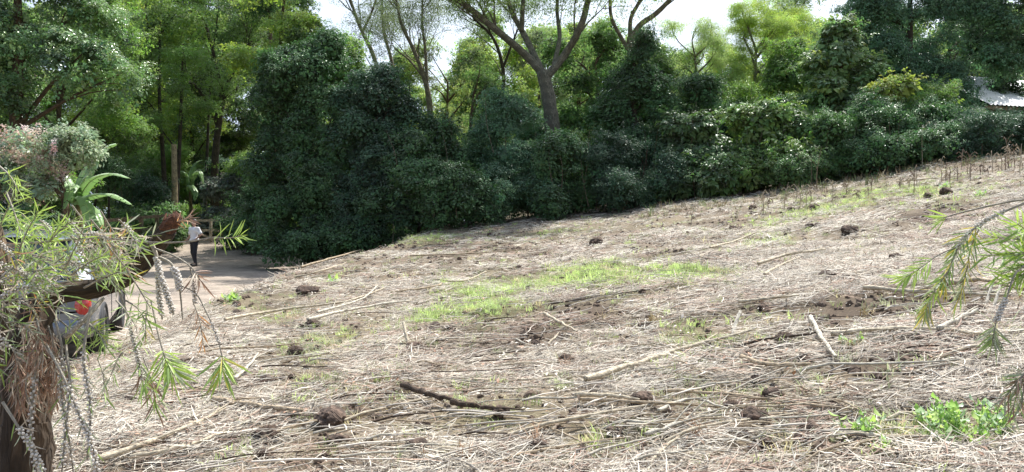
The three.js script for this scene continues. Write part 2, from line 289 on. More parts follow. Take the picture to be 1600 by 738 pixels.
const skirt = (lobes, d) => { const a = Math.min(...lobes.map((l) => l[0] - l[2] * 0.6)), b = Math.max(...lobes.map((l) => l[0] + l[2] * 0.6)), out = []; for (let px = a; px <= b + 1; px += Math.max(20, (b - a) / 3)) { const e = d - 0.8, x = (px - 800) / F * e, py = 346 - (H0(x, e) + 0.55 - EYE) * F / e; out.push([px, py, Math.max(24, (b - a) / 4.5), 30, -0.8]); } return out; };   // leafy stretch down to the ground
const rough = (lobes, seed) => { const R = rng(seed * 5 + 2); return lobes.map(([px, py, rx, ry, dz = 0]) => [px + (R() - 0.5) * 14, py + (R() - 0.6) * 14, rx * (0.75 + 0.5 * R()), ry * (0.75 + 0.6 * R()), dz + (R() - 0.5) * 1.8]); };
const bush = (label, o, cat = 'bush', name = 'bush') => tree(name, label, cat, { r: 0.06, barkM: BARK.dark, density: 26, ...o, lobes: name === 'bush' ? rough([...o.lobes, ...skirt(o.lobes, o.d)], o.seed) : o.lobes, gaps: o.gaps ?? 0.3, shoots: o.shoots ?? 3 });
const egg = (px, top, w, h, n, seed) => { const R = rng(seed * 31 + 7), out = []; for (let k = 0; k < n; k++) { const t = (k + 0.3 + 0.5 * R()) / n, ww = w * (0.45 + 0.75 * Math.sin(Math.PI * Math.min(1, 0.12 + t * 0.75))), r = w * (0.32 + 0.3 * R()); out.push([px + (R() * 2 - 1) * ww * 0.85, top + h * t, r, r * (0.8 + 0.5 * R()), (R() - 0.5) * 1.6]); } return out; };
const TREE = (label, o) => tree('tree', label, 'tree', o);

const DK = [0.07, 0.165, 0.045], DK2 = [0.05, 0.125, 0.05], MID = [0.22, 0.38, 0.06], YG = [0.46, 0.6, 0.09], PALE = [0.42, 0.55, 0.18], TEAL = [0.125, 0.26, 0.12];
const treeDefs = [];
// left: glossy tree over the car, flowering shrub below it
TREE('tall glossy-leaved tree over the parked car, top corner of the picture', { px: 30, d: 26, topY: -60, r: 0.24, lobes: [[40, 60, 100, 80], [130, 110, 80, 60, -1], [20, 160, 80, 50], [150, 30, 80, 60, 1], [-60, 80, 90, 110], [60, -60, 130, 70], [195, 130, 40, 40, -1]], geo: 'broad', mat: 'shiny', color: [0.19, 0.33, 0.09], vary: 0.55, density: 13, gaps: 0.34, scale: 1.1, tint: [0.08, 0.17, 0.05], tintShare: 0.3, seed: 11 });
TREE('leafy tree with feathery crown above the gate and the forked trunk', { px: 318, d: 42, topY: 90, lean: 15, r: 0.09, lobes: [[300, 40, 70, 50], [390, 60, 55, 60], [345, 110, 80, 50, 1], [270, 110, 50, 45], [410, 130, 40, 50], [340, -30, 110, 60]], geo: 'broad', mat: 'dark', color: [0.15, 0.28, 0.06], density: 7, vary: 0.5, gaps: 0.36, tint: [0.07, 0.15, 0.04], tintShare: 0.4, barkM: BARK.dark, seed: 12, twigs: 5 });
TREE('thin pale-stemmed tree left of the forked tree, behind the pole', { px: 257, d: 37, topY: 60, lean: -6, r: 0.11, lobes: [[230, 90, 60, 50], [280, 40, 60, 50], [210, 160, 50, 40], [250, -20, 80, 50]], geo: 'broad', mat: 'soft', color: [0.24, 0.38, 0.06], tint: [0.09, 0.18, 0.05], tintShare: 0.35, gaps: 0.35, density: 8, seed: 13, barkM: BARK.dark, vary: 0.4 });
TREE('thin dark-stemmed tree close beside the pole, near the gate', { px: 268, d: 36, topY: 70, lean: 20, r: 0.1, lobes: [[300, 170, 45, 35], [240, 200, 40, 30], [290, 100, 50, 40]], geo: 'small', mat: 'soft', color: MID, density: 11, seed: 14, barkM: BARK.dark });
TREE('bright yellow-green tree in the sun between the glossy tree and the forked tree', { px: 190, d: 43, topY: 60, r: 0.16, lobes: [[180, 60, 80, 60], [220, 140, 80, 60], [150, 190, 70, 50], [250, 210, 60, 50], [170, -20, 110, 60], [300, 200, 60, 60]], geo: 'broad', mat: 'soft', color: YG, density: 8, gaps: 0.33, tint: [0.12, 0.22, 0.05], tintShare: 0.35, scale: 1.25, seed: 15 });
TREE('sunlit yellow-green tree above the dense dark tree beside the drive', { px: 440, d: 35, topY: 40, r: 0.16, lobes: [[430, 30, 60, 60], [470, 60, 45, 45], [400, 100, 60, 50], [455, -40, 55, 50], [490, 50, 22, 22]], geo: 'broad', mat: 'soft', color: [0.34, 0.48, 0.07], density: 10, gaps: 0.3, tint: [0.14, 0.25, 0.05], tintShare: 0.35, seed: 16, vary: 0.4 });
TREE('dark-crowned tree cut by the top edge above the drive', { px: 425, d: 39, topY: -20, r: 0.16, lobes: [[425, 5, 30, 32], [400, -40, 70, 50]], geo: 'broad', mat: 'dark', color: DK, density: 18, seed: 17 });
// dense dark trees by the hollow
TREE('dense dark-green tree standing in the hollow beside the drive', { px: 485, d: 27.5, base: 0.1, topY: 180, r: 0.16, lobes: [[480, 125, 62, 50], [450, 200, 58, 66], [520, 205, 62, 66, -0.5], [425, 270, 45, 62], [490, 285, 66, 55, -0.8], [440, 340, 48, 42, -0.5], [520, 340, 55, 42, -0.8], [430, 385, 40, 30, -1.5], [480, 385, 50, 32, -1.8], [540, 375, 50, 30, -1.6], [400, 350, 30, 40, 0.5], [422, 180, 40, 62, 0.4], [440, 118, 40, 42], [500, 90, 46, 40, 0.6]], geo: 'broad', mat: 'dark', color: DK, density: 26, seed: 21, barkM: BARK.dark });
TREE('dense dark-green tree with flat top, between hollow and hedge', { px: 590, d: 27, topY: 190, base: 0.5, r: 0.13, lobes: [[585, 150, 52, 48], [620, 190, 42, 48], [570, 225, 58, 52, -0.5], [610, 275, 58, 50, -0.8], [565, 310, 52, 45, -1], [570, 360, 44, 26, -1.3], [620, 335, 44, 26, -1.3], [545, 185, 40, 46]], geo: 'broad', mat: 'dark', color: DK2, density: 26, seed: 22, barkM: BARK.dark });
// hedge along the far edge of the field
const hedge = 'bushes of the hedge behind the field';
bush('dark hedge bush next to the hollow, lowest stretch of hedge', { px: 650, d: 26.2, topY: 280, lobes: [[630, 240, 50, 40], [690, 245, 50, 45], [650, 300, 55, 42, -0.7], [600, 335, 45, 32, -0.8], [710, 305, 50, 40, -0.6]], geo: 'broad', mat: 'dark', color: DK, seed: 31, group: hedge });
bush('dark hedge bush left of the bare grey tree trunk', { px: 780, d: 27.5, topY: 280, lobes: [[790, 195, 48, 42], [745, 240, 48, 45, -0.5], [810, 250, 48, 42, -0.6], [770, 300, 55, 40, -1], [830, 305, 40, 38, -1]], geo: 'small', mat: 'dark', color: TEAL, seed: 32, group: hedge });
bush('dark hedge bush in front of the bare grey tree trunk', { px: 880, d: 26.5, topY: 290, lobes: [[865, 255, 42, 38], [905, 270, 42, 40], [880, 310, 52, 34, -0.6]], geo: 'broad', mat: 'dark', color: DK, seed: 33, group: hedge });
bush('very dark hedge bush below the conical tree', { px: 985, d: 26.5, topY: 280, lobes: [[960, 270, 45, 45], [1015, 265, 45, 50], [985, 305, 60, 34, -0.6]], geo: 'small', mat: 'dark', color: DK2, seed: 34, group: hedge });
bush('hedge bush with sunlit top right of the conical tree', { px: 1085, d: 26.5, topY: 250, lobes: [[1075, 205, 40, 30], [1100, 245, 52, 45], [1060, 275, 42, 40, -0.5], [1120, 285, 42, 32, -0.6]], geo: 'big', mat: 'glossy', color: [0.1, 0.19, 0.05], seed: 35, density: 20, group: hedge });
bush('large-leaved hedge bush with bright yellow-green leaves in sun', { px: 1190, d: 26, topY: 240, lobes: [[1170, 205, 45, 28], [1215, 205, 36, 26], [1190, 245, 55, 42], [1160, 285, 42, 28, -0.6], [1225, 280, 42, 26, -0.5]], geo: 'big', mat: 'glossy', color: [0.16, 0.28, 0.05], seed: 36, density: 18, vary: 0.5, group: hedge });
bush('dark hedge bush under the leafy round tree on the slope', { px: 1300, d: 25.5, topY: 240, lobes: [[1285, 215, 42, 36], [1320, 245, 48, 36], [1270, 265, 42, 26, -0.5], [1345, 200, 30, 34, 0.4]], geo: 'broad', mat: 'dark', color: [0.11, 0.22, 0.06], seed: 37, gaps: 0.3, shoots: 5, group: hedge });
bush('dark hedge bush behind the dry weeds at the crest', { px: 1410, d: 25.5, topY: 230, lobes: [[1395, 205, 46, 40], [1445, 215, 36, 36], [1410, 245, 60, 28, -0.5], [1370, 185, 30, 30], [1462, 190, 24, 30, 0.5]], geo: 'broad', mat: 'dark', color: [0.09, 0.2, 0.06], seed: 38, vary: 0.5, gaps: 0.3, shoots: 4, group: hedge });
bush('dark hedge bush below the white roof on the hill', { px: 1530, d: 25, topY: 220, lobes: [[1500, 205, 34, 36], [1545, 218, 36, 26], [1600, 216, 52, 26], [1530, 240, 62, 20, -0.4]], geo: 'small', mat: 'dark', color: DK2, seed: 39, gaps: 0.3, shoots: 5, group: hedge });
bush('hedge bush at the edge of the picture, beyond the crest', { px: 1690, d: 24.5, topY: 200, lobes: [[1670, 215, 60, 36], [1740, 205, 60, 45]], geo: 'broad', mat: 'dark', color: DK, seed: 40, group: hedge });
// conical dark tree, right-hand trees
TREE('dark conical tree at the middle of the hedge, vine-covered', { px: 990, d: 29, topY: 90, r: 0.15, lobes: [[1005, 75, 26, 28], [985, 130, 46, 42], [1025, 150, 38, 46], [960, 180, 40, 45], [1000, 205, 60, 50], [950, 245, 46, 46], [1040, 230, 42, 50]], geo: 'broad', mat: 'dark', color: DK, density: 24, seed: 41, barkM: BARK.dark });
TREE('pale feathery weeping tree left of the sky gap, beside the conical tree', { px: 1085, d: 35, topY: 90, r: 0.1, lobes: egg(1085, 40, 62, 175, 24, 42).map((l) => [l[0], l[1], l[2] * 0.75, l[3] * 0.75, l[4] * 1.5]), geo: 'weep', mat: 'soft', color: PALE, density: 13, drop: 0.35, sub: 7, seed: 42, barkM: BARK.grey, vary: 0.3, up: 0.9 });
TREE('yellow-green weeping tree below the brightest patch of sky', { px: 1180, d: 37, topY: 80, r: 0.14, lobes: egg(1178, 28, 88, 190, 30, 43).map((l) => [l[0], l[1], l[2] * 0.75, l[3] * 0.75, l[4] * 1.5]), geo: 'weep', mat: 'soft', color: [0.42, 0.56, 0.1], density: 14, drop: 0.35, sub: 7, seed: 43, barkM: BARK.grey, up: 0.9 });
TREE('sparse tall tree behind the weeping tree, thin trunk against sky', { px: 1240, d: 43, topY: -10, r: 0.11, lobes: egg(1245, -40, 62, 190, 13, 44), geo: 'small', mat: 'soft', color: PALE, density: 8, scale: 1.2, seed: 44, barkM: BARK.grey });
TREE('round leafy tree with sunlit pale crown on the slope', { px: 1310, d: 28, topY: 150, r: 0.13, lobes: [[1300, 100, 46, 38], [1345, 120, 44, 36], [1280, 150, 42, 40], [1330, 180, 52, 40], [1270, 200, 36, 32], [1310, 62, 26, 22]], geo: 'big', mat: 'glossy', color: [0.18, 0.3, 0.09], density: 15, seed: 45, vary: 0.5, gaps: 0.28, tint: [0.34, 0.44, 0.1], tintShare: 0.2 });
TREE('tall dark tree reaching above the frame, left of the white roof', { px: 1420, d: 31, topY: 30, r: 0.22, lobes: [[1380, 30, 60, 50], [1450, 20, 60, 50], [1400, 100, 66, 50], [1465, 110, 56, 55], [1420, 170, 62, 42], [1410, -50, 100, 50], [1350, 50, 30, 40], [1490, 160, 42, 30]], geo: 'small', mat: 'dark', color: TEAL, density: 19, scale: 1.15, seed: 46, barkM: BARK.dark, vary: 0.4 });
TREE('tall dark tree at the edge of the picture above the white roof', { px: 1665, d: 31, topY: 20, lean: -60, r: 0.2, lobes: [[1530, 40, 60, 55], [1600, 50, 62, 52], [1560, 95, 52, 30], [1650, 90, 60, 36], [1570, -40, 100, 50], [1690, 30, 80, 90]], geo: 'broad', mat: 'dark', color: [0.13, 0.26, 0.11], density: 19, seed: 47, barkM: BARK.dark, vary: 0.4 });
bush('small yellow-green sapling catching sun amid dark foliage on the slope', { px: 1388, d: 26.2, topY: 160, lobes: [[1385, 150, 26, 14], [1410, 142, 14, 10], [1375, 168, 16, 10]], geo: 'big', mat: 'soft', color: [0.3, 0.38, 0.06], density: 12, r: 0.03, seed: 48, sub: 5 }, 'sapling', 'sapling');
bush('small bright-green sapling below the end of the white roof', { px: 1478, d: 26.5, topY: 180, lobes: [[1475, 155, 22, 22], [1500, 190, 26, 14], [1455, 165, 16, 14]], geo: 'broad', mat: 'soft', color: [0.2, 0.34, 0.06], density: 11, r: 0.03, seed: 49, sub: 5 }, 'sapling', 'sapling');
// fills behind the hedge
const behind = 'sunlit trees behind the hedge';
for (const [k, [px, d, topY, col, label]] of [[700, 41, 130, [0.24, 0.32, 0.08], 'yellow-green tree behind the hedge, below the slender bare trees'], [770, 38, 120, [0.26, 0.36, 0.07], 'yellow-green tree behind the hedge, left of the bare grey tree'], [905, 40, 110, [0.22, 0.33, 0.08], 'green tree behind the hedge, between bare grey tree and conical tree'], [640, 44, 150, [0.2, 0.3, 0.1], 'olive-green tree far behind the flat-topped dark tree'], [960, 44, 100, [0.2, 0.3, 0.1], 'olive-green tree far behind the conical tree'], [1120, 44, 170, [0.15, 0.24, 0.1], 'dull green tree low behind the weeping trees'], [840, 46, 100, [0.2, 0.28, 0.1], 'olive-green tree far behind the bare grey tree'], [930, 34, 100, [0.13, 0.24, 0.06], 'dark green vine-hung tree left of the conical tree'], [740, 33, 150, [0.14, 0.24, 0.06], 'dark green tree just behind the hedge, left of the bare grey tree']].entries())
  TREE(label, { px, d, topY, r: 0.12, lobes: egg(px, topY - 45, 62, 210, 13, 60 + k), geo: k % 2 ? 'broad' : 'small', mat: 'soft', color: col.map((c) => c * 1.35), density: 8, scale: 1.2, gaps: 0.33, tint: col.map((c) => c * 0.5), tintShare: 0.3, seed: 60 + k, vary: 0.45, group: behind, sub: 7 });
bush('grey-leaved bush beyond the gate, below the forked tree', { px: 362, d: 38, topY: 290, lobes: [[345, 295, 28, 18], [372, 290, 24, 18], [395, 300, 22, 22]], geo: 'big', mat: 'glossy', color: [0.2, 0.24, 0.19], density: 16, seed: 71, base: 0.9 });
for (const [k, [px, py, d, label]] of [[300, 300, 44, 'dark green bush far beyond the pole'], [210, 290, 40, 'green bush between banana plant and pole'], [410, 330, 33, 'dark bush at the foot of the dense tree beside the drive'], [240, 345, 33, 'low leafy bush in front of the wooden fence'], [150, 240, 36, 'bright green bush above the banana plant']].entries())
  bush(label, { px, d, topY: py, lobes: [[px - 20, py, 34, 26], [px + 22, py - 6, 34, 28], [px, py + 24, 40, 22], [px + 6, py - 30, 30, 20]].map((l) => k === 3 ? [mix(px, l[0], 0.8), py + 6 + (l[1] - py) * 0.25, l[2] * 0.5, l[3] * 0.4] : l), geo: k === 3 ? 'big' : 'broad', mat: k === 2 ? 'dark' : 'soft', color: [MID, [0.16, 0.28, 0.06], DK, [0.16, 0.28, 0.07], [0.24, 0.36, 0.07]][k], density: 13, scale: 1.2, seed: 80 + k });
for (const [k, [px, d, topY, w, col, label]] of [[1360, 35, 60, 50, TEAL, 'dark tree behind the round leafy tree on the slope'], [1480, 35, 70, 55, DK, 'dark tree behind the hedge left of the white roof, lower than its neighbours'], [1690, 36, 60, 60, DK2, 'dark tree at the picture edge beside the white roof'], [1270, 33, 120, 44, MID, 'mid-green tree between weeping tree and round leafy tree'], [1040, 33, 130, 36, [0.14, 0.25, 0.05], 'mid-green tree close behind the conical tree'], [530, 32, 125, 42, MID, 'mid-green tree close behind the dense tree in the hollow'], [90, 32, 90, 80, MID, 'mid-green tree behind the glossy-leaved tree'], [505, 33, 300, 44, DK, 'dark tree low behind the dense tree in the hollow'], [-60, 28, 120, 90, DK, 'dark tree beyond the flowering shrub at the picture edge'], [300, 46, 60, 70, [0.2, 0.33, 0.06], 'bright tree far behind the forked tree']].entries())
  TREE(label, { px, d, topY, r: 0.14, lobes: egg(px, topY - w, w * 1.45, Math.min(w * 4.6, 330 - topY + w), 13, 160 + k), geo: k % 2 ? 'broad' : 'small', mat: k < 3 || k === 7 || k === 8 ? 'dark' : 'soft', color: col, density: 11, scale: 1.2, gaps: 0.33, tint: col.map((c) => c * 0.45), tintShare: 0.3, seed: 160 + k, vary: 0.4, sub: 8 });
for (let k = 0; k < 17; k++) { // second row, filling the hedge from behind
  const px = 575 + k * 66, d = 30 + (k * 7 % 5) * 0.5, x = (px - 800) / F * d, gy = 346 - (H0(x, d) - EYE) * F / d, top = gy - (k > 13 ? 60 : 120 + (k * 37 % 60));
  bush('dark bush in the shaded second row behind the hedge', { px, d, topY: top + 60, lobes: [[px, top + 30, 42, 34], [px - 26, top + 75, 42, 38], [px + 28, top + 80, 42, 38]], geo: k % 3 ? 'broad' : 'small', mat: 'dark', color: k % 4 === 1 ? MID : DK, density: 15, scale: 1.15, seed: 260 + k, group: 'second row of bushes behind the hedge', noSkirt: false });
}
for (const [k, [px, d, py, w, col, label]] of [[-40, 24, 300, 60, DK, 'dark bush left of the flowering shrub'], [60, 27, 290, 50, MID, 'green bush close behind the flowering shrub'], [170, 31, 285, 40, DK, 'dark bush behind the banana plant'], [225, 34, 320, 36, DK2, 'dark low bush behind the rail fence'], [100, 38, 250, 60, [0.17, 0.3, 0.05], 'bright bush far behind the flowering shrub'], [350, 42, 300, 44, DK2, 'dark bush beyond the gate'], [400, 38, 280, 40, MID, 'green bush between gate and dense dark tree'], [10, 18, 370, 50, DK, 'dark low bush under the flowering shrub beside the car'], [260, 41, 265, 40, MID, 'green bush behind the two thin trunks']].entries())
  bush(label, { px, d, topY: py, lobes: [[px, py - w * 0.5, w * 0.8, w * 0.6], [px - w * 0.6, py, w * 0.8, w * 0.6], [px + w * 0.6, py + 4, w * 0.8, w * 0.6]], geo: k % 2 ? 'broad' : 'small', mat: k % 2 ? 'soft' : 'dark', color: col, density: 16, scale: 1.1, seed: 300 + k });
{ // woodland farther back reads as one mass
  const g = thing('background_woodland', 'far mass of sunlit woodland closing the view behind the trees', 'woodland'); g.userData.kind = 'stuff';
  const L = [], R = rng(99);
  for (let px = -500; px < 2200; px += 60) { const d = 52 + R() * 12, top = px < 490 ? -20 + R() * 60 : px < 720 ? 120 + R() * 40 : px < 1040 ? 20 + R() * 50 : px < 1230 ? 75 + R() * 35 : -10 + R() * 50; for (let y = top + 50; y < 350; y += 58) L.push([px + (R() - 0.5) * 40, y, 60, 56, d - 52 - 2 * R()]); }
  crown('foliage', g, lobesOf(L, 52), { geo: 'broad', mat: 'soft', color: [0.34, 0.48, 0.1], density: 7, scale: 1.7, gaps: 0, shoots: 1, tint: [0.14, 0.25, 0.06], tintShare: 0.3, seed: 90, sub: 6, vary: 0.45 });
}
// flowering shrub at the left
{
  const t = tree('flowering_shrub', 'flowering shrub with dusty pink blossoms, behind the car', 'shrub', { px: 95, d: 19, topY: 280, base: 0, r: 0.13, lobes: [[40, 250, 62, 46], [110, 235, 42, 30], [10, 300, 52, 40], [70, 290, 42, 30], [125, 250, 28, 26]], geo: 'broad', mat: 'glossy', color: [0.32, 0.42, 0.24], density: 14, gaps: 0.3, seed: 51, vary: 0.4 });
  crown('blossoms', t, lobesOf([[35, 250, 62, 46, -0.3], [5, 300, 50, 40, -0.3], [70, 270, 42, 40, -0.3]], 19), { geo: 'blossom', mat: leafMat(0.3), color: [0.66, 0.52, 0.44], density: 8, seed: 52, sub: 8, shell: 0.9, vary: 0.3 });
}

// ---------------------------------------------------------------- bare and spreading trees
function limbed(name, label, trees, d, barkM, leaves, seed, group) {   // limbs: list of [points px, py, dz], start radius, end radius, first is the trunk
  const R = rng(seed), t = thing(name, label, 'tree', 0, 0, 0, 0, group), ends = [];
  const grow = (m, p, dir, len, r, lev) => {
    const pts = [p.clone()]; let q = p.clone(), v = dir.clone();
    for (let k = 0; k < 5; k++) { v.add(V(R() - 0.5, R() - 0.42, R() - 0.5).multiplyScalar(0.34)).normalize(); q = q.clone().addScaledVector(v, len / 5); pts.push(q); }
    m.tube(pts, (s) => r * (1 - 0.72 * s), lev > 1 ? 4 : 6, false);
    if (lev >= 2) { ends.push(pts[3], pts[5]); return; }
    const n = lev ? 3 : 4; for (let k = 0; k < n; k++) { const s = pts[2 + Math.floor(R() * 4)], w = v.clone().add(V(R() - 0.5, R() - 0.3, R() - 0.5).multiplyScalar(1.7)).normalize(); grow(m, s, w, len * (0.45 + 0.25 * R()), r * 0.42, lev + 1); }
  };
  trees.forEach(([path, r0, r1, twigs = 4, tl = 1.6], k) => {
    const pts = curve(path.map(([px, py, dz = 0]) => py === 'g' ? V((px - 800) / F * (d + dz), H0((px - 800) / F * (d + dz), d + dz) - 0.2, -(d + dz)) : at(px, py, d + dz)), 18), m = new MB();
    m.tube(pts, (s) => mix(r0, r1, s) * (k ? 1 : 1 + 0.5 * Math.pow(1 - s, 6)), k ? 8 : 11, true, 0.12, R);
    for (let i = 0; i < twigs; i++) { const a = pts[7 + Math.floor(R() * 12)], b = pts[18].clone().sub(pts[14]).normalize().add(V(R() - 0.5, R() - 0.3, R() - 0.5).multiplyScalar(1.6)).normalize(); grow(m, a, b, tl * (0.7 + 0.6 * R()), mix(r0, r1, 0.8) * 0.45, 0); }
    part(k ? 'limb' : 'trunk', m.geo(), barkM, t);
  });
  const mats = [], cols = [], q = new THREE.Quaternion();
  for (const e of ends) for (let k = 0; k < leaves.n; k++) { q.setFromEuler(new THREE.Euler(R() * 0.9, R() * 6.3, R() * 0.9)); const s = leaves.scale * (0.6 + 0.7 * R()), g = 0.7 + 0.6 * R(); mats.push(new THREE.Matrix4().compose(e.clone().add(V((R() - 0.5) * leaves.w, (R() - 0.5) * leaves.w - 0.1, (R() - 0.5) * leaves.w)), q.clone(), V(s, s, s))); cols.push(leaves.color.map((c) => c * g)); }
  instances('crown', SPRAY[leaves.geo], LEAF.soft, mats, cols, t);
  return t;
}
limbed('tree', 'large bare grey tree with wide spreading limbs above the hedge', [
  [[[862, 'g'], [864, 215], [858, 160], [848, 112]], 0.33, 0.24, 0],
  [[[850, 118], [822, 88], [775, 48, -1], [712, -2, -2], [640, -60, -3]], 0.17, 0.08, 7, 2.0],
  [[[848, 115], [822, 62, 1], [800, 20, 1.5], [782, -40, 2]], 0.14, 0.07, 7, 2.0],
  [[[855, 120], [884, 84], [908, 40, -1], [925, -20, -1], [960, -90, -2]], 0.16, 0.08, 7, 2.0],
  [[[864, 108], [874, 60, 1], [870, 10, 2], [880, -60, 2]], 0.1, 0.055, 6, 1.8],
  [[[815, 50, 1], [818, 0, 1], [830, -60, 1]], 0.1, 0.06, 6, 1.8],
], 29.5, bark(0.3, 0.3, 0.265), { n: 7, w: 1.2, geo: 'pinnate', scale: 1, color: [0.32, 0.45, 0.11] }, 201);
limbed('tree', 'grey forked tree rising behind the conical tree into sky', [
  [[[975, 'g'], [980, 180], [985, 110], [984, 60]], 0.22, 0.15, 0],
  [[[984, 64], [1000, 40], [1025, 22], [1055, -10], [1090, -60]], 0.14, 0.07, 5, 2],
  [[[984, 62], [985, 30], [1000, 0], [1010, -50]], 0.1, 0.06, 6, 1.8],
  [[[982, 80], [955, 30], [950, -20], [930, -60]], 0.09, 0.05, 6, 1.8],
], 33, BARK.grey, { n: 6, w: 1.1, geo: 'pinnate', scale: 1, color: [0.32, 0.45, 0.11] }, 202);
const slim = 'slender half-bare trees against the sky';
limbed('tree', 'slender half-bare tree, leftmost against the bright sky gap', [[[[605, 'g'], [600, 160], [585, 90], [562, 40], [545, -10]], 0.15, 0.06, 8, 2.2], [[[567, 52], [580, 25], [592, -10], [600, -60]], 0.07, 0.04, 5, 1.8]], 38, BARK.grey, { n: 2, w: 0.9, geo: 'pinnate', scale: 0.95, color: [0.2, 0.29, 0.13] }, 203, slim);
limbed('tree', 'slender half-bare tree with upright stem, middle of the sky gap', [[[[622, 'g'], [617, 150], [612, 95], [600, 50], [598, -20]], 0.13, 0.05, 9, 2.2]], 41, BARK.grey, { n: 3, w: 0.9, geo: 'pinnate', scale: 0.95, color: [0.22, 0.3, 0.13] }, 204, slim);
limbed('tree', 'slender half-bare tree with fanned branches right of the sky gap', [[[[675, 'g'], [672, 170], [664, 125], [645, 75], [628, 40], [618, -10]], 0.15, 0.05, 9, 2.2], [[[668, 135], [665, 80], [660, 30], [664, -30]], 0.08, 0.04, 7, 1.8], [[[664, 125], [640, 95], [618, 78]], 0.06, 0.03, 5, 1.6]], 36.5, bark(0.4, 0.35, 0.27), { n: 3, w: 0.8, geo: 'pinnate', scale: 0.9, color: [0.25, 0.32, 0.13] }, 205, slim);
limbed('tree', 'thin dark-stemmed tree left of the large bare tree', [[[[783, 'g'], [784, 180], [786, 110], [770, 60], [740, 30]], 0.12, 0.05, 9, 2], [[[785, 110], [800, 70], [812, 40]], 0.06, 0.03, 5, 1.6]], 34, BARK.dark, { n: 3, w: 0.8, geo: 'pinnate', scale: 0.95, color: [0.2, 0.3, 0.1] }, 206);
limbed('tree', 'dark-barked forked tree with long boughs, just beyond the gate', [[[[336, 'g', 1], [336, 260], [343, 190], [352, 140]], 0.2, 0.15, 2], [[[343, 200], [300, 130, -1], [262, 155, -2], [215, 175, -3]], 0.1, 0.04, 4, 2], [[[350, 145], [310, 20, -1], [270, 35, -2], [235, 48, -3]], 0.09, 0.04, 4, 2], [[[352, 142], [375, 95], [395, 65]], 0.11, 0.05, 5, 2]], 40, BARK.dark, { n: 4, w: 1.1, geo: 'small', scale: 1.3, color: [0.22, 0.36, 0.07] }, 207);
console.log('trees', copies);

// ---------------------------------------------------------------- field cover: straw, grass, litter (nobody could count them)
function strip(m, p, dir, len, w, bend, rise, R) {
  const s = V(-dir.z, 0, dir.x), n = 3; let prev = null;
  for (let k = 0; k <= n; k++) {
    const t = k / n - 0.5, c = V(p.x + dir.x * len * t + s.x * bend * (t * t - 0.1), p.y + rise * (k / n) + 0.004 * Math.sin(k * 1.9), p.z + dir.z * len * t + s.z * bend * (t * t - 0.1)), ww = w * (k === n ? 0.5 : 1) / 2;
    const a = m.v(c.x + s.x * ww, c.y, c.z + s.z * ww), b = m.v(c.x, c.y + w * 0.4, c.z), d = m.v(c.x - s.x * ww, c.y, c.z - s.z * ww);
    if (prev) { m.quad(prev[0], prev[1], b, a); m.quad(prev[1], prev[2], d, b); } prev = [a, b, d];
  }
}
function strawTuft(seed, n, w) { const R = rng(seed), m = new MB(); for (let k = 0; k < n; k++) { const a = (R() - 0.5) * 2.2, l = 0.05 + R() * R() * 0.34; strip(m, V((R() - 0.5) * 0.35, R() * 0.035, (R() - 0.5) * 0.3), V(Math.cos(a), 0, Math.sin(a)), l, w * (0.5 + R()), (R() - 0.5) * l * 0.35, (R() - 0.4) * 0.07, R); } return m.geo(); }
function grassTuft(seed, n, h, w, spread) {
  const R = rng(seed), m = new MB();
  for (let k = 0; k < n; k++) {
    const a = R() * 6.283, lean = 0.15 + R() * spread, l = h * (0.5 + R() * 0.8), bx = (R() - 0.5) * 0.14, bz = (R() - 0.5) * 0.14, ca = Math.cos(a), sa = Math.sin(a); let prev = null;
    for (let s = 0; s <= 3; s++) { const t = s / 3, o = lean * l * t * t, y = l * t * (1 - 0.35 * lean * t), ww = w * (1 - t * t * 0.95) / 2; const p = m.v(bx + ca * o - sa * ww, y, bz + sa * o + ca * ww), q = m.v(bx + ca * o + sa * ww, y, bz + sa * o - ca * ww); if (prev) m.quad(prev[0], prev[1], q, p); prev = [p, q]; }
  }
  return m.geo();
}
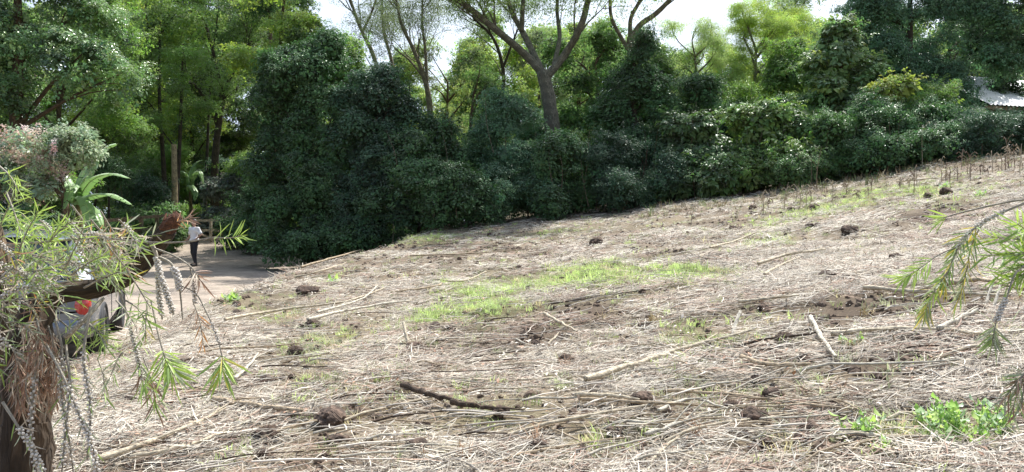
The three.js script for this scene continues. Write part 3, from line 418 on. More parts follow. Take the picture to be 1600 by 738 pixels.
{
  const R = rng(301), q = new THREE.Quaternion(), e = new THREE.Euler();
  const scatter = (N, near, far, fn) => { const mats = [], cols = []; for (let k = 0; k < N; k++) { const d = near + (far - near) * R(), x = (R() * 2 - 1) * (0.72 * d + 1.6), e0 = edgeX(d); if (x < e0 - 0.7) continue; const r = fn(x, d); if (!r) continue; const [s, lift, tilt, c] = r; e.set((R() - 0.5) * tilt, (R() - 0.5) * (r[4] ?? 6.3), (R() - 0.5) * tilt); const sl = (H0(x + 0.3, d) - H0(x - 0.3, d)) / 0.6; e.z += Math.atan(sl); q.setFromEuler(e); mats.push(new THREE.Matrix4().compose(G(x, d, lift), q.clone(), V(s, s, s))); cols.push(c); } return [mats, cols]; };
  const straw = mat(1, 1, 1, 0.75), group = (name, label, cat) => { const g = thing(name, label, cat); g.userData.kind = 'stuff'; return g; };
  const g1 = group('straw_litter', 'pale dry straw and shredded grass covering the whole cleared field', 'straw');
  [[strawTuft(1, 10, 0.004), 30000, 2.3, 12], [strawTuft(5, 9, 0.0045), 24000, 2.6, 14], [strawTuft(4, 8, 0.006), 17000, 5, 18], [strawTuft(2, 6, 0.009), 15000, 10, 28], [strawTuft(3, 6, 0.012), 9000, 13, 28]].forEach(([geo, N, a, b]) => {
    const [m, c] = scatter(N, a, b, (x, d) => { const gr = greenAt(x, d), so = soilAt(x, d), u = R(); const mat_ = fbm(x * 0.9 + 11, d * 0.9 + 5, 3); if (u < gr * 0.85 || u < so * 0.72 || u > 0.12 + 2.3 * (mat_ - 0.22)) return null; const t = clamp(R() + so * 0.3, 0, 0.95), k = 0.55 + 0.6 * R(), b0 = t < 0.42 ? [0.68, 0.62, 0.51] : t < 0.72 ? [0.48, 0.41, 0.31] : t < 0.91 ? [0.18, 0.14, 0.105] : [0.38, 0.25, 0.18]; return [(0.45 + 0.75 * R()) * (0.6 + 0.8 * mat_), 0.002 + 0.015 * R(), 0.3, b0.map((z) => z * k), R() < 0.6 ? 1.3 : 6.3]; });
    instances('straw', geo, straw, m, c, g1);
  });
  const g2 = group('grass', 'short bright green grass sprouting in patches between the straw', 'grass'), gm = leafMat(0.5);
  [[grassTuft(11, 16, 0.075, 0.008, 1.2), 60000, 2.6, 27], [grassTuft(12, 9, 0.14, 0.012, 1.2), 14000, 2.6, 27]].forEach(([geo, N, a, b], k) => {
    const [m, c] = scatter(N, a, b, (x, d) => { const gr = greenAt(x, d); if (R() > gr * gr * (k ? 0.3 : 1.5) + (k ? 0.01 : 0.10 * fbm(x * 0.7 + 90, d * 0.7, 2))) return null; const z = 0.6 + 0.8 * R(), t = R(); return [0.6 + 0.7 * R(), -0.005, 0.3, (t < 0.25 + 0.5 * Math.min(1, 1.5 * gr) ? [0.5, 0.63, 0.22] : t < 0.86 ? [0.42, 0.46, 0.26] : [0.55, 0.5, 0.28]).map((v) => v * z)]; });
    instances('blades', geo, gm, m, c, g2);
  });
  const g3 = group('leaf_litter', 'scattered pale and brown dead leaves and bark flakes on the field', 'litter');
  { const [m, c] = scatter(4200, 2.4, 26, (x, d) => { const t = R(), z = 0.7 + 0.5 * R(); return [0.5 + 0.9 * R(), 0.03, 0.8, (t < 0.4 ? [0.62, 0.55, 0.46] : t < 0.75 ? [0.26, 0.18, 0.12] : [0.42, 0.24, 0.15]).map((v) => v * z)]; }); instances('flakes', spray(41, 3, 0.045, 0.02, 0.1, 0.05, 0.5), straw, m, c, g3); }
  const g4 = group('soil_crumbs', 'small dark crumbs of turned earth lying between the straw', 'soil');
  { const ico = new THREE.IcosahedronGeometry(0.03, 1), pa = ico.attributes.position; for (let k = 0; k < pa.count; k++) { const s = 0.7 + 0.6 * hash2(Math.round(pa.getX(k) * 900), Math.round(pa.getY(k) * 900) + Math.round(pa.getZ(k) * 700)); pa.setXYZ(k, pa.getX(k) * s * 1.3, pa.getY(k) * s * 0.8, pa.getZ(k) * s * 1.2); } ico.computeVertexNormals();
    const [m, c] = scatter(20000, 2.5, 26, (x, d) => { const so = soilAt(x, d); if (R() > 0.25 + so) return null; const z = 0.6 + 0.8 * R(); return [0.4 + 1.3 * R() * R(), 0.0, 3, [0.12 * z, 0.085 * z, 0.06 * z]]; }); instances('crumbs', ico, mat(1, 1, 1, 1), m, c, g4); }
  const g5 = group('stalk_litter', 'many thin broken cane stalks lying flat among the straw', 'stalks');
  { const mb = new MB().tube(curve([V(-0.5, 0, 0), V(-0.15, 0.02, 0.03), V(0.2, 0, -0.02), V(0.5, 0.01, 0.01)], 6), (t) => 0.0065 * (1 - 0.4 * t), 5), geo = mb.geo();
    const mats = [], cols = []; for (let k = 0; k < 2200; k++) { const d = 2.6 + 24 * R(), x = (R() * 2 - 1) * (0.72 * d + 1.5); if (x < edgeX(d) - 0.3) continue; const a = R() < 0.75 ? (R() - 0.5) * 1.1 + 0.12 : R() * 3.1, l = 0.12 + R() * R() * 0.8, c0 = Math.cos(a) * l / 2, s0 = Math.sin(a) * l / 2, A = G(x - c0, d - s0), B = G(x + c0, d + s0); q.setFromUnitVectors(V(1, 0, 0), B.clone().sub(A).normalize()); const w = 0.5 + 0.8 * R(); mats.push(new THREE.Matrix4().compose(A.lerp(B, 0.5).add(V(0, 0.03 + 0.035 * R(), 0)), q.clone(), V(l, w, w))); const z = 0.45 + 0.65 * R(); cols.push([0.66 * z, 0.59 * z, 0.49 * z]); }
    instances('stalks', geo, straw, mats, cols, g5); }
}
console.log('field', copies);

// ---------------------------------------------------------------- single stalks and sticks
const stalkM = [mat(0.98, 0.89, 0.74, 0.8, { map: rep(barkTex, 7), bumpMap: rep(barkBump, 6), bumpScale: 0.004 }), mat(0.74, 0.62, 0.48, 0.85, { map: rep(barkTex, 6), bumpMap: rep(barkBump, 6), bumpScale: 0.004 }), mat(1, 0.97, 0.9, 0.8, { map: rep(barkTex, 8), bumpMap: rep(barkBump, 6), bumpScale: 0.004 }), mat(0.14, 0.1, 0.075, 0.95, { map: rep(barkTex, 5), bumpMap: rep(barkBump, 5), bumpScale: 0.008 })];
function stick(pxs, r, m, label, { lift = 0.02, name = 'dry_stalk', cat = 'stalk', group, endLift = [0, 0], forks = 0, seed = 1 } = {}) {
  const R = rng(seed * 7 + 1), pts = pxs.map(([a, b], k) => { const g = ground(a, b), t = k / (pxs.length - 1); return V(g.x, g.y + lift + 0.025 + r * 0.6 + mix(endLift[0], endLift[1], t), -g.d); });
  r *= 1.0; const c = pts.length > 2 ? curve(pts, 12) : Array.from({ length: 9 }, (_, k) => pts[0].clone().lerp(pts[1], k / 8).add(V((R() - 0.5) * r, (R() - 0.5) * r * 0.8, (R() - 0.5) * r)));
  const mb = new MB(), n = c.length; c.forEach((p, k) => { if (k && k < n - 1) p.add(V((R() - 0.5) * r * 0.7, (R() - 0.5) * r * 0.7, (R() - 0.5) * r * 0.8)); }); mb.tube(c, (t) => r * (1.05 - 0.5 * t) * (1 + 0.25 * (Math.round(t * (n - 1)) % 4 === 1)), 8, true, 0.22, R); forks += seed % 3;
  for (let k = 0; k < forks; k++) { const a = c[2 + Math.floor(R() * (n - 3))], dir = c[n - 1].clone().sub(c[0]).normalize().add(V(R() - 0.5, 0.15, R() - 0.5)).normalize(); mb.tube([a, a.clone().addScaledVector(dir, 0.12), a.clone().addScaledVector(dir, 0.28).add(V(0, -0.01, 0))], [r * 0.5, r * 0.4, r * 0.2], 5); }
  return solo(name, mb.geo(), stalkM[m], label, cat, group);
}
function stub(pxs, r, m, label, name) {   // a broken stalk standing out of the ground, leaning back
  const g = ground(...pxs[0]), R = rng(pxs[0][0]), pts = pxs.map(([a, b], k) => k ? at(a, b, g.d + 0.12 * k) : V(g.x, g.y - 0.02, -g.d));
  return solo(name, new MB().tube(curve(pts, 9), (t) => r * (1.1 - 0.3 * t), 8, true, 0.15, R).geo(), stalkM[m], label, 'stalk');
}
stick([[915, 611], [1000, 585], [1080, 558], [1176, 531]], 0.022, 0, 'long straight pale stick lying diagonally in the middle of the field', { lift: 0.05, seed: 1 });
stub([[642, 552], [634, 525], [630, 505]], 0.02, 0, 'short upright pale stalk stub leaning out of a dark root clod', 'stalk_stub');
stick([[628, 617], [665, 630], [708, 641]], 0.026, 3, 'dark charred-looking log half buried near the bottom middle', { seed: 3, name: 'rotten_log', cat: 'log' });
stick([[705, 645], [745, 651], [790, 659]], 0.022, 3, 'dark rotten log piece ending at a root clod, right of the buried log', { seed: 4, name: 'rotten_log', cat: 'log' });
stick([[850, 503], [878, 520], [902, 534]], 0.017, 0, 'short pale stalk with a parallel shadow beside bare soil', { lift: 0.06, seed: 5 });
stick([[1268, 512], [1285, 545], [1308, 578]], 0.02, 2, 'thick pale stalk pointing down slope beside a small clod', { lift: 0.05, seed: 6 });
stub([[1146, 527], [1150, 508], [1158, 487]], 0.02, 2, 'short whitish stalk standing nearly upright at the end of the long stick', 'stalk_stub');
stick([[1155, 484], [1200, 480], [1250, 475]], 0.016, 0, 'pale straight stalk above the short whitish stalk', { lift: 0.05, seed: 8 });
stick([[1160, 572], [1185, 583], [1220, 587], [1268, 584]], 0.02, 1, 'curved brown stick bowed like a smile right of the long stick', { lift: 0.03, seed: 9 });
stick([[900, 633], [960, 636], [1000, 641]], 0.016, 0, 'straight stalk pointing at a dark root clod, lower middle', { lift: 0.03, seed: 10 });
stick([[905, 639], [1020, 647], [1150, 655]], 0.012, 1, 'long thin brown stalk running below the dark root clod', { lift: 0.03, seed: 11 });
stick([[1040, 626], [1130, 631], [1260, 650], [1340, 658]], 0.012, 1, 'long thin bowed stalk crossing the lower field', { lift: 0.03, seed: 12 });
stick([[1300, 536], [1400, 530], [1470, 531], [1560, 541]], 0.019, 0, 'long pale stalk lying level in front of the hanging sprig', { lift: 0.04, seed: 13 });
stick([[1468, 534], [1500, 519], [1530, 502]], 0.021, 2, 'pale stalk crossing the long level stalk at an angle', { lift: 0.06, seed: 14 });
stub([[1540, 485], [1547, 460], [1556, 432]], 0.014, 2, 'white broken stalk standing up by the near green branch', 'stalk_stub');
stub([[1552, 487], [1560, 462], [1566, 440]], 0.013, 2, 'white broken stalk, right one of the upright pair', 'stalk_stub');
stick([[1350, 463], [1450, 470], [1580, 478]], 0.022, 0, 'thick pale cane lying level behind the hanging sprig', { lift: 0.05, seed: 17 });
stick([[1480, 462], [1530, 458], [1600, 474]], 0.024, 1, 'thick brown cane lying on the level cane', { lift: 0.08, seed: 18 });
stick([[1185, 425], [1235, 410], [1290, 402]], 0.022, 0, 'pale bent stick on a dark heap, upper middle of the field', { lift: 0.08, seed: 19, forks: 2 });
stick([[1195, 440], [1220, 425], [1250, 412]], 0.018, 0, 'pale stick leaning on the bent stick', { lift: 0.06, seed: 20 });
stick([[350, 510], [430, 495], [540, 480], [600, 460]], 0.02, 0, 'long pale cane lying along the left slope of the field', { lift: 0.05, seed: 21 });
stick([[480, 512], [560, 492], [640, 480]], 0.02, 2, 'pale cane lying above the grass patch edge', { lift: 0.05, seed: 22 });
stick([[495, 500], [560, 480], [590, 455]], 0.016, 2, 'forked pale cane on the left of the green patch', { lift: 0.06, seed: 23, forks: 3 });
stick([[610, 465], [680, 455], [690, 450]], 0.016, 1, 'brown cane touching the left end of the green grass', { lift: 0.04, seed: 24 });
stick([[330, 640], [400, 652], [470, 660]], 0.022, 1, 'brown cane left of the largest root clod at the bottom', { lift: 0.04, seed: 25 });
stick([[150, 738], [250, 705], [350, 655]], 0.018, 0, 'long pale cane running diagonally beside the near tree trunk', { lift: 0.04, seed: 26 });
stick([[200, 735], [290, 718], [360, 690]], 0.014, 0, 'thin pale cane below the diagonal cane near the tree', { lift: 0.04, seed: 27 });
stick([[365, 608], [385, 590], [402, 565]], 0.014, 2, 'short pale stalk rising beside the hanging leaf sprig', { lift: 0.05, seed: 28 });
stick([[470, 425], [520, 410], [575, 392]], 0.025, 1, 'dark brown cane on the crest of the bank above the hollow', { lift: 0.06, seed: 29 });
stick([[420, 440], [480, 436], [540, 418]], 0.02, 0, 'pale cane along the bank beside the hollow', { lift: 0.05, seed: 30 });
stick([[640, 405], [760, 400], [850, 392]], 0.014, 1, 'thin cane lying level on the far upper field', { lift: 0.04, seed: 31 });
stick([[1110, 395], [1160, 380], [1180, 372]], 0.018, 0, 'pale cane on the far slope below the sunlit hedge', { lift: 0.05, seed: 32 });
stick([[660, 440], [720, 447], [760, 432]], 0.014, 0, 'thin pale cane across the top of the grass patch', { lift: 0.04, seed: 33 });
stick([[1030, 665], [1080, 645], [1140, 660]], 0.012, 2, 'kinked pale stalk left of the round brown clod', { lift: 0.05, seed: 34 });
stick([[1010, 700], [1060, 685], [1085, 668]], 0.014, 2, 'pale splintered stalk at the bottom middle', { lift: 0.04, seed: 35, forks: 3 });
stick([[1400, 290], [1450, 285], [1530, 278]], 0.016, 0, 'pale cane near the crest below the white roof', { lift: 0.05, seed: 36 });
{ // the rest of the larger canes
  const R = rng(777); let k = 0;
  while (k < 250) {
    const py = 300 + Math.pow(R(), 0.8) * 430, px = 120 + R() * 1470, g = ground(px, py); if (g.d > 26 || g.x < edgeX(g.d) + 0.1 || g.x > 15) continue;
    const left = sst(700, 350, px), a = (R() < 0.8 ? (R() - 0.5) * 0.8 : (R() - 0.5) * 2.8), l = 0.35 + 1.1 * R() * R(), up = a + left * 0.35, n = 5, pts = [], bend = (R() - 0.5) * 0.12;
    for (let i = 0; i <= n; i++) { const t = i / n - 0.5, x = g.x + Math.cos(up) * l * t - Math.sin(up) * bend * (4 * t * t), d = g.d + Math.sin(up) * l * t + Math.cos(up) * bend * (4 * t * t); pts.push(G(x, d, 0)); }
    const s0 = Math.max(...pts.map((p, i) => p.y - mix(pts[0].y, pts[n].y, i / n))) * 0.8; pts.forEach((p, i) => { p.y = mix(p.y, mix(pts[0].y, pts[n].y, i / n) + s0, 0.6) + 0.04; });
    const r = 0.005 + 0.009 * R() * R(), mb = new MB().tube(pts, (t) => r * (1.05 - 0.5 * t), 6, true, 0.15, R);
    const tone = R() < 0.16 ? 3 : Math.floor(R() * 3); solo('dry_stalk', mb.geo(), stalkM[tone], 'dry cane stalk lying loose among the straw on the cleared field', 'stalk', 'loose cane stalks on the field'); k++;
  }
}

// ---------------------------------------------------------------- root clods
const clodMat = mat(1, 1, 1, 1, { vertexColors: true, bumpMap: rep(noiseTex, 6), bumpScale: 0.02 });
function clodGeo(seed) {
  const g = new THREE.IcosahedronGeometry(1, 4); const p = g.attributes.position, c = [];
  for (let k = 0; k < p.count; k++) {
    const x = p.getX(k), y = p.getY(k), z = p.getZ(k), n = fbm(x * 1.7 + seed * 9, y * 1.7 + z * 1.3, 3), m = fbm(x * 6 + seed, y * 6 + z * 5 + 20, 3), r = 0.62 + 0.5 * n + 0.38 * (m - 0.4);
    p.setXYZ(k, x * r, y * r * 0.85, z * r); const q = 0.6 + 0.9 * m, dry = m > 0.6 ? 1.8 : 1; c.push(0.08 * q * dry, 0.055 * q * dry, 0.04 * q * dry);
  }
  g.setAttribute('color', new THREE.Float32BufferAttribute(c, 3)); g.deleteAttribute('uv'); g.setAttribute('uv', new THREE.Float32BufferAttribute(new Float32Array(p.count * 2).map((_, i) => (i % 2 ? p.getY(i >> 1) + p.getZ(i >> 1) : p.getX(i >> 1)) * 0.2), 2)); g.computeVertexNormals(); return g;
}
const clods = [1, 2, 3, 4].map(clodGeo);
const rootGeo = [1, 2, 3].map((s) => { const R = rng(s + 60), m = new MB(); for (let k = 0; k < 26; k++) { const a = R() * 6.28, e = R() * 1.5 - 0.2, d = V(Math.cos(a) * Math.cos(e), Math.sin(e), Math.sin(a) * Math.cos(e)), p = d.clone().multiplyScalar(0.7); m.tube([p, p.clone().addScaledVector(d, 0.3).add(V(0, 0.1 * R(), 0)), p.clone().addScaledVector(d, 0.45 + 0.4 * R()).add(V((R() - 0.5) * 0.4, -0.2 * R(), (R() - 0.5) * 0.4))], [0.04, 0.03, 0.012], 4, false); } return m.geo(); });
const rootM = mat(0.3, 0.22, 0.15, 1);
const clodNamed = [[648, 552, 15, 'dark root clod holding the upright stalk stub'], [516, 667, 22, 'large dark root clod under pale roots, bottom left of the field'], [415, 692, 17, 'rounded dark clod near the bottom left of the field'], [408, 718, 10, 'small grey clod just below the rounded clod'], [1004, 634, 15, 'dark root clod at the end of a straight stalk'], [1148, 643, 13, 'dark hole-like clod left of the round brown clod'], [1178, 668, 22, 'largest round brown clod, lower right of the field'], [783, 656, 13, 'dark clod at the end of the rotten log'], [1270, 683, 18, 'grey-brown clod beside pale leaves near the bottom right'], [1228, 538, 13, 'dark clod right of the long diagonal stick'], [1295, 438, 14, 'black clod at the end of a stick, upper right middle'], [1328, 365, 9, 'black clod alone on the upper right slope'], [932, 385, 10, 'dark clod on the far upper field above the grass'], [1185, 600, 10, 'dark low clod below the curved brown stick'], [460, 558, 12, 'dark clod with two crossed pale sticks, left of the field'], [480, 460, 13, 'dark clod on the left bank'], [1525, 492, 12, 'dark clod under the level canes near the right'], [1555, 550, 14, 'dark brown clod behind the near hanging sprig'], [1402, 410, 10, 'dark clod on the right slope behind the hanging sprig'], [1478, 305, 9, 'black clod near the crest of the slope'], [1272, 328, 8, 'small dark clod high on the slope below the hedge'], [885, 572, 13, 'reddish-brown clod in the middle of the field']];
for (const [k, [px, py, rp, label]] of clodNamed.entries()) {
  const g = ground(px, py), r = rp * g.s * 1.15, t = thing('root_clod', label, 'clod', g.x, g.y + r * (0.3 + 0.3 * (k * 7 % 5) / 5), -g.d, k * 1.7);
  part('earth', clods[k % 4], clodMat, t).scale.set(r * (1.0 + 0.5 * (k * 5 % 7) / 7), r * (0.75 + 0.35 * (k * 3 % 5) / 5), r); if (k % 3 !== 1) part('roots', rootGeo[k % 3], rootM, t).scale.setScalar(r * 0.8);
}
{ const R = rng(555); let k = 0; while (k < 70) { const px = 200 + R() * 1390, py = 290 + R() * 430, g = ground(px, py); if (g.d > 25 || g.x < edgeX(g.d) + 0.2) continue; const r = 0.035 + 0.06 * R() * R() + 0.03 * sst(8, 20, g.d), m = solo('soil_clod', clods[k % 4], clodMat, 'small dark soil clod lying in the straw of the field', 'clod', 'small soil clods on the field'); m.position.set(g.x, g.y + r * 0.3, -g.d); m.scale.set(r * 1.2, r * 0.85, r); m.rotation.y = k; k++; } }

// ---------------------------------------------------------------- weeds and dry tufts
const oneLeaf = (() => { const m = new MB(), rows = [[0, 0.02, 0], [0.25, 0.2, 0.1], [0.55, 0.24, 0.14], [0.8, 0.14, 0.08], [1, 0, -0.03]]; let prev = null; for (const [y, w, z] of rows) { const a = m.v(-w, y, z + w * 0.25), b = m.v(0, y, z), c = m.v(w, y, z + w * 0.25); if (prev) { m.quad(prev[0], prev[1], b, a); m.quad(prev[1], prev[2], c, b); } prev = [a, b, c]; } return m.geo(); })();
const solidLeaf = (r, g, b, t = 0.45, coat = 0) => { const m = leafMat(t, coat); m.color.setRGB(r, g, b); return m; };
const weedM = [solidLeaf(0.4, 0.62, 0.12, 0.5), solidLeaf(0.3, 0.52, 0.1, 0.5), solidLeaf(0.5, 0.66, 0.18, 0.5), solidLeaf(0.42, 0.56, 0.32, 0.35, 0.5)];
function weed(px, py, rp, hp, nStem, label, seed, big = 1) {
  const R = rng(seed), g = ground(px, py), r = rp * g.s, h = hp * g.s, t = thing('weed_plant', label, 'weed', g.x, g.y, -g.d, 0);
  for (let k = 0; k < nStem; k++) {
    const a = R() * 6.28, q = Math.sqrt(R()) * r, bx = Math.cos(a) * q, bz = Math.sin(a) * q * 0.8, by = H(g.x + bx, g.d - bz) - g.y, hh = h * (0.5 + 0.6 * R()), tip = V(bx + (R() - 0.5) * hh * 0.6, by + hh, bz + (R() - 0.5) * hh * 0.6), base = V(bx, by - 0.02, bz);
    part('stem', new MB().tube([base, base.clone().lerp(tip, 0.5).add(V(0, hh * 0.05, 0)), tip], [0.004, 0.003, 0.002], 5, false).geo(), weedM[1], t);
    const n = 5 + Math.floor(R() * 4); for (let i = 0; i < n; i++) { const m = part('leaf', oneLeaf, weedM[Math.floor(R() * 4)], t), p = base.clone().lerp(tip, 0.25 + 0.75 * (i + 1) / n), l = (0.05 + 0.05 * R()) * big; m.position.copy(p); m.scale.set(l * (0.9 + 0.4 * R()), l, l); m.rotation.set(0.5 + 0.8 * R(), i * 2.4 + R(), 0, 'YXZ'); }
  }
}
weed(1515, 692, 62, 50, 38, 'large lush green weed clump at the bottom right of the field', 401, 0.62);
weed(1450, 668, 35, 35, 9, 'pale green weed cluster left of the lush weed clump', 402, 0.6);
weed(1345, 690, 28, 34, 7, 'small green weed with upright shoots, bottom right, left of the larger clumps', 403, 0.7);
weed(1385, 715, 16, 20, 4, 'tiny green weed just above the bottom edge of the picture', 404, 0.6);
weed(516, 445, 14, 9, 5, 'low pale green weed on the left bank by the brown cane', 405, 1.3);
weed(366, 470, 16, 9, 5, 'green weed at the edge of the dirt drive', 406, 1.2);
weed(1475, 297, 10, 10, 4, 'green sprout near the black clod by the crest', 407, 1.2);
weed(1530, 310, 9, 9, 3, 'green sprout on the crest below the white roof', 408, 1.2);
weed(1335, 545, 16, 16, 5, 'yellowish green tuft of weed at the left end of the long level stalk', 409, 0.6);
const dryBlade = mat(0.36, 0.22, 0.13, 0.9), dryBlade2 = mat(0.5, 0.4, 0.22, 0.9), tuftG = [grassTuft(21, 34, 0.16, 0.008, 0.9), grassTuft(22, 26, 0.2, 0.007, 1.2)];
for (const [k, [px, py, s, c, label]] of [[1308, 618, 0.8, 0, 'reddish-brown dry grass tuft at lower right'], [882, 582, 1.0, 0, 'reddish dry grass tuft in the middle of the field'], [730, 722, 0.9, 0, 'reddish-brown dry tuft at the bottom edge of the picture'], [1100, 690, 0.8, 0, 'brown dry tuft below the kinked pale stalk'], [1328, 548, 0.9, 1, 'straw-yellow tuft beside the long level stalk'], [1355, 497, 0.9, 1, 'yellow-green tuft on the bare soil right of centre'], [1570, 556, 0.6, 1, 'yellow tuft behind the near hanging sprig'], [940, 505, 0.9, 1, 'yellowish tuft right of the short parallel stalk'], [1025, 508, 1, 1, 'yellowish tuft on bare soil in the middle of the field'], [840, 700, 0.8, 0, 'brown tuft in the straw at lower middle'], [1240, 640, 0.7, 0, 'brown tuft right of the round brown clod'], [490, 488, 1, 1, 'yellow-green tuft by the forked pale cane']].entries()) {
  const g = ground(px, py), m = solo('dry_tuft', tuftG[k % 2], c ? dryBlade2 : dryBlade, label, 'tuft'); m.position.set(g.x, g.y - 0.01, -g.d); m.scale.setScalar(s); m.rotation.y = k;
}
{ // dead weeds standing along the crest
  const R = rng(888), ms = [mat(0.24, 0.18, 0.13, 1), mat(0.42, 0.35, 0.25, 1)];
  const spots = [[1575, 262, 46, 'twiggy grey-brown dead weed at the end of the crest, tallest there'], [1592, 275, 50, 'twiggy dead weed at the edge of the picture on the crest'], [1550, 270, 32, 'dead weed with drooping seed heads under the white roof'], [1441, 262, 66, 'tall single bare stem leaning on the crest'], [1502, 262, 28, 'pale forked dead stem on the crest'], [1275, 300, 70, 'tall thin bare stem in front of the hedge'], [1428, 305, 42, 'dark dead stem standing on the slope below the crest']];
  for (let k = 0; k < 44; k++) spots.push([1030 + 570 * Math.pow(R(), 0.7), 0, 10 + 44 * R() * R(), null]);
  for (const [px, py0, hp, label] of spots) {
    let py = py0; if (!py) { py = 352 - (px - 1030) * 0.17 + 4 + R() * 8; }
    let g = ground(px, py); if (g.d > 27) { const d = 23.5, x = (px - 800) / F * d; g = { x, d, y: H(x, d), s: d / F }; }
    const h = hp * g.s, m = new MB(), lean = (R() - 0.5) * 0.35, top = V(lean * h, h, (R() - 0.5) * 0.2 * h), pts = curve([V(0, -0.03, 0), V(lean * h * 0.3, h * 0.5, 0), top], 6);
    m.tube(pts, (t) => 0.012 * (1 - 0.6 * t), 5); const n = label && /single|thin bare/.test(label) ? 1 : 4 + Math.floor(R() * 5);
    for (let k = 0; k < n; k++) { const a = pts[2 + Math.floor(R() * 4)], q = R() * 6.28, l = h * (0.15 + 0.25 * R()), e = a.clone().add(V(Math.cos(q) * l * 0.7, l * 0.8, Math.sin(q) * l * 0.7)); m.tube([a, a.clone().lerp(e, 0.5).add(V(0, 0.03, 0)), e, e.clone().add(V(Math.cos(q) * 0.05, -0.05, Math.sin(q) * 0.05))], [0.008, 0.006, 0.005, 0.012], 4); }
    const o = solo('dead_weed', m.geo(), ms[R() < 0.5 ? 0 : 1], label ?? 'short dry weed stem standing in the row along the field crest', 'weed', label ? undefined : 'dry weeds along the crest'); o.position.set(g.x, g.y, -g.d);
  }
  const gm = [], gc = [], q = new THREE.Quaternion();
  for (let k = 0; k < 420; k++) { const px = 1000 + R() * 640, d = 21.5 + R() * 3, x = (px - 800) / F * d; q.setFromEuler(new THREE.Euler(0, R() * 6, 0)); const s = 0.5 + 1.5 * R() * R(); gm.push(new THREE.Matrix4().compose(G(x, d, -0.02), q.clone(), V(s, s, s))); const z = 0.5 + 0.7 * R(); gc.push(R() < 0.5 ? [0.42 * z, 0.34 * z, 0.21 * z] : [0.3 * z, 0.36 * z, 0.14 * z]); }
  const t = thing('crest_grass', 'fringe of dry and green grass along the crest under the hedge', 'grass'); t.userData.kind = 'stuff'; instances('blades', grassTuft(31, 12, 0.2, 0.012, 0.7), mat(1, 1, 1, 0.9), gm, gc, t);
}
console.log('field things', copies);
// ---------------------------------------------------------------- gate, fence, pole
const weathered = mat(0.74, 0.69, 0.6, 0.9, { map: rep(barkTex, 3), bumpMap: rep(barkBump, 4), bumpScale: 0.006 }), poleM = mat(0.62, 0.52, 0.36, 0.85, { map: rep(barkTex, 3), bumpMap: rep(barkBump, 4), bumpScale: 0.006 });
function bar(a, b, w, t, material, name, parent) {   // a sawn bar from a to b
  const l = a.distanceTo(b), g = new MB().box(0, 0, 0, w, l, t).geo(), m = part(name, g, material, parent); m.position.copy(a).lerp(b, 0.5); m.quaternion.setFromUnitVectors(UP, b.clone().sub(a).normalize()); return m;
}
{
  const d = 35, a = at(272, 346, d), b = at(386, 346, d), y = roadY(d), g = thing('wooden_gate', 'weathered wooden field gate with diagonal brace across the drive', 'gate', a.x, y, -d), L = b.x - a.x;
  for (const x of [0.05, L * 0.5, L - 0.05]) bar(V(x, 0.08, 0), V(x, 1.14, 0), 0.11, 0.06, weathered, 'stile', g);
  for (const h of [0.2, 0.62, 1.06]) bar(V(0, h, 0.05), V(L, h, 0.05), 0.035, 0.11, weathered, 'rail', g).rotateY(Math.PI / 2);
  bar(V(0.1, 0.98, -0.05), V(L * 0.48, 0.24, -0.05), 0.03, 0.09, weathered, 'brace', g).rotateY(Math.PI / 2);
  bar(V(L * 0.52, 0.24, -0.05), V(L - 0.1, 0.98, -0.05), 0.03, 0.09, weathered, 'brace', g).rotateY(Math.PI / 2);
  for (const [x, lab] of [[-0.2, 'thick gate post at the pole end of the gate'], [L + 0.2, 'thick gate post at the dark tree end of the gate']]) solo('gate_post', new MB().tube([V(0, -0.2, 0), V(0, 0.6, 0), V(0.01, 1.2, 0), V(0.01, 1.26, 0)], [0.13, 0.125, 0.12, 0.09], 9).geo(), weathered, lab, 'post').position.set(a.x + x, y, -d);
  const p = at(272, 226, 34), py = roadY(34); solo('wooden_pole', new MB().tube([V(0, -0.3, 0), V(0.02, 1.5, 0), V(0.03, 3, 0), V(0.02, p.y - py, 0)], [0.14, 0.13, 0.12, 0.11], 10, true, 0.08, rng(3)).geo(), poleM, 'tall pale wooden pole standing next to the gate', 'pole').position.set(p.x, py, -34);
  const f = thing('rail_fence', 'low dark wooden rail fence between banana plant and gate', 'fence'), fa = at(162, 346, 27), fb = at(268, 336, 33), fm = mat(0.28, 0.22, 0.15, 0.95, { map: rep(barkTex, 3) });
  for (let k = 0; k < 5; k++) { const c = fa.clone().lerp(fb, k / 4), gy = H0(c.x, -c.z); bar(V(c.x, gy - 0.1, c.z), V(c.x, c.y + 0.02, c.z), 0.12, 0.12, fm, 'post', f); }
  for (const h of [0, -0.5]) bar(fa.clone().add(V(-0.2, h, 0.09)), fb.clone().add(V(0.1, h, 0.09)), 0.05, 0.12, fm, 'rail', f);
}
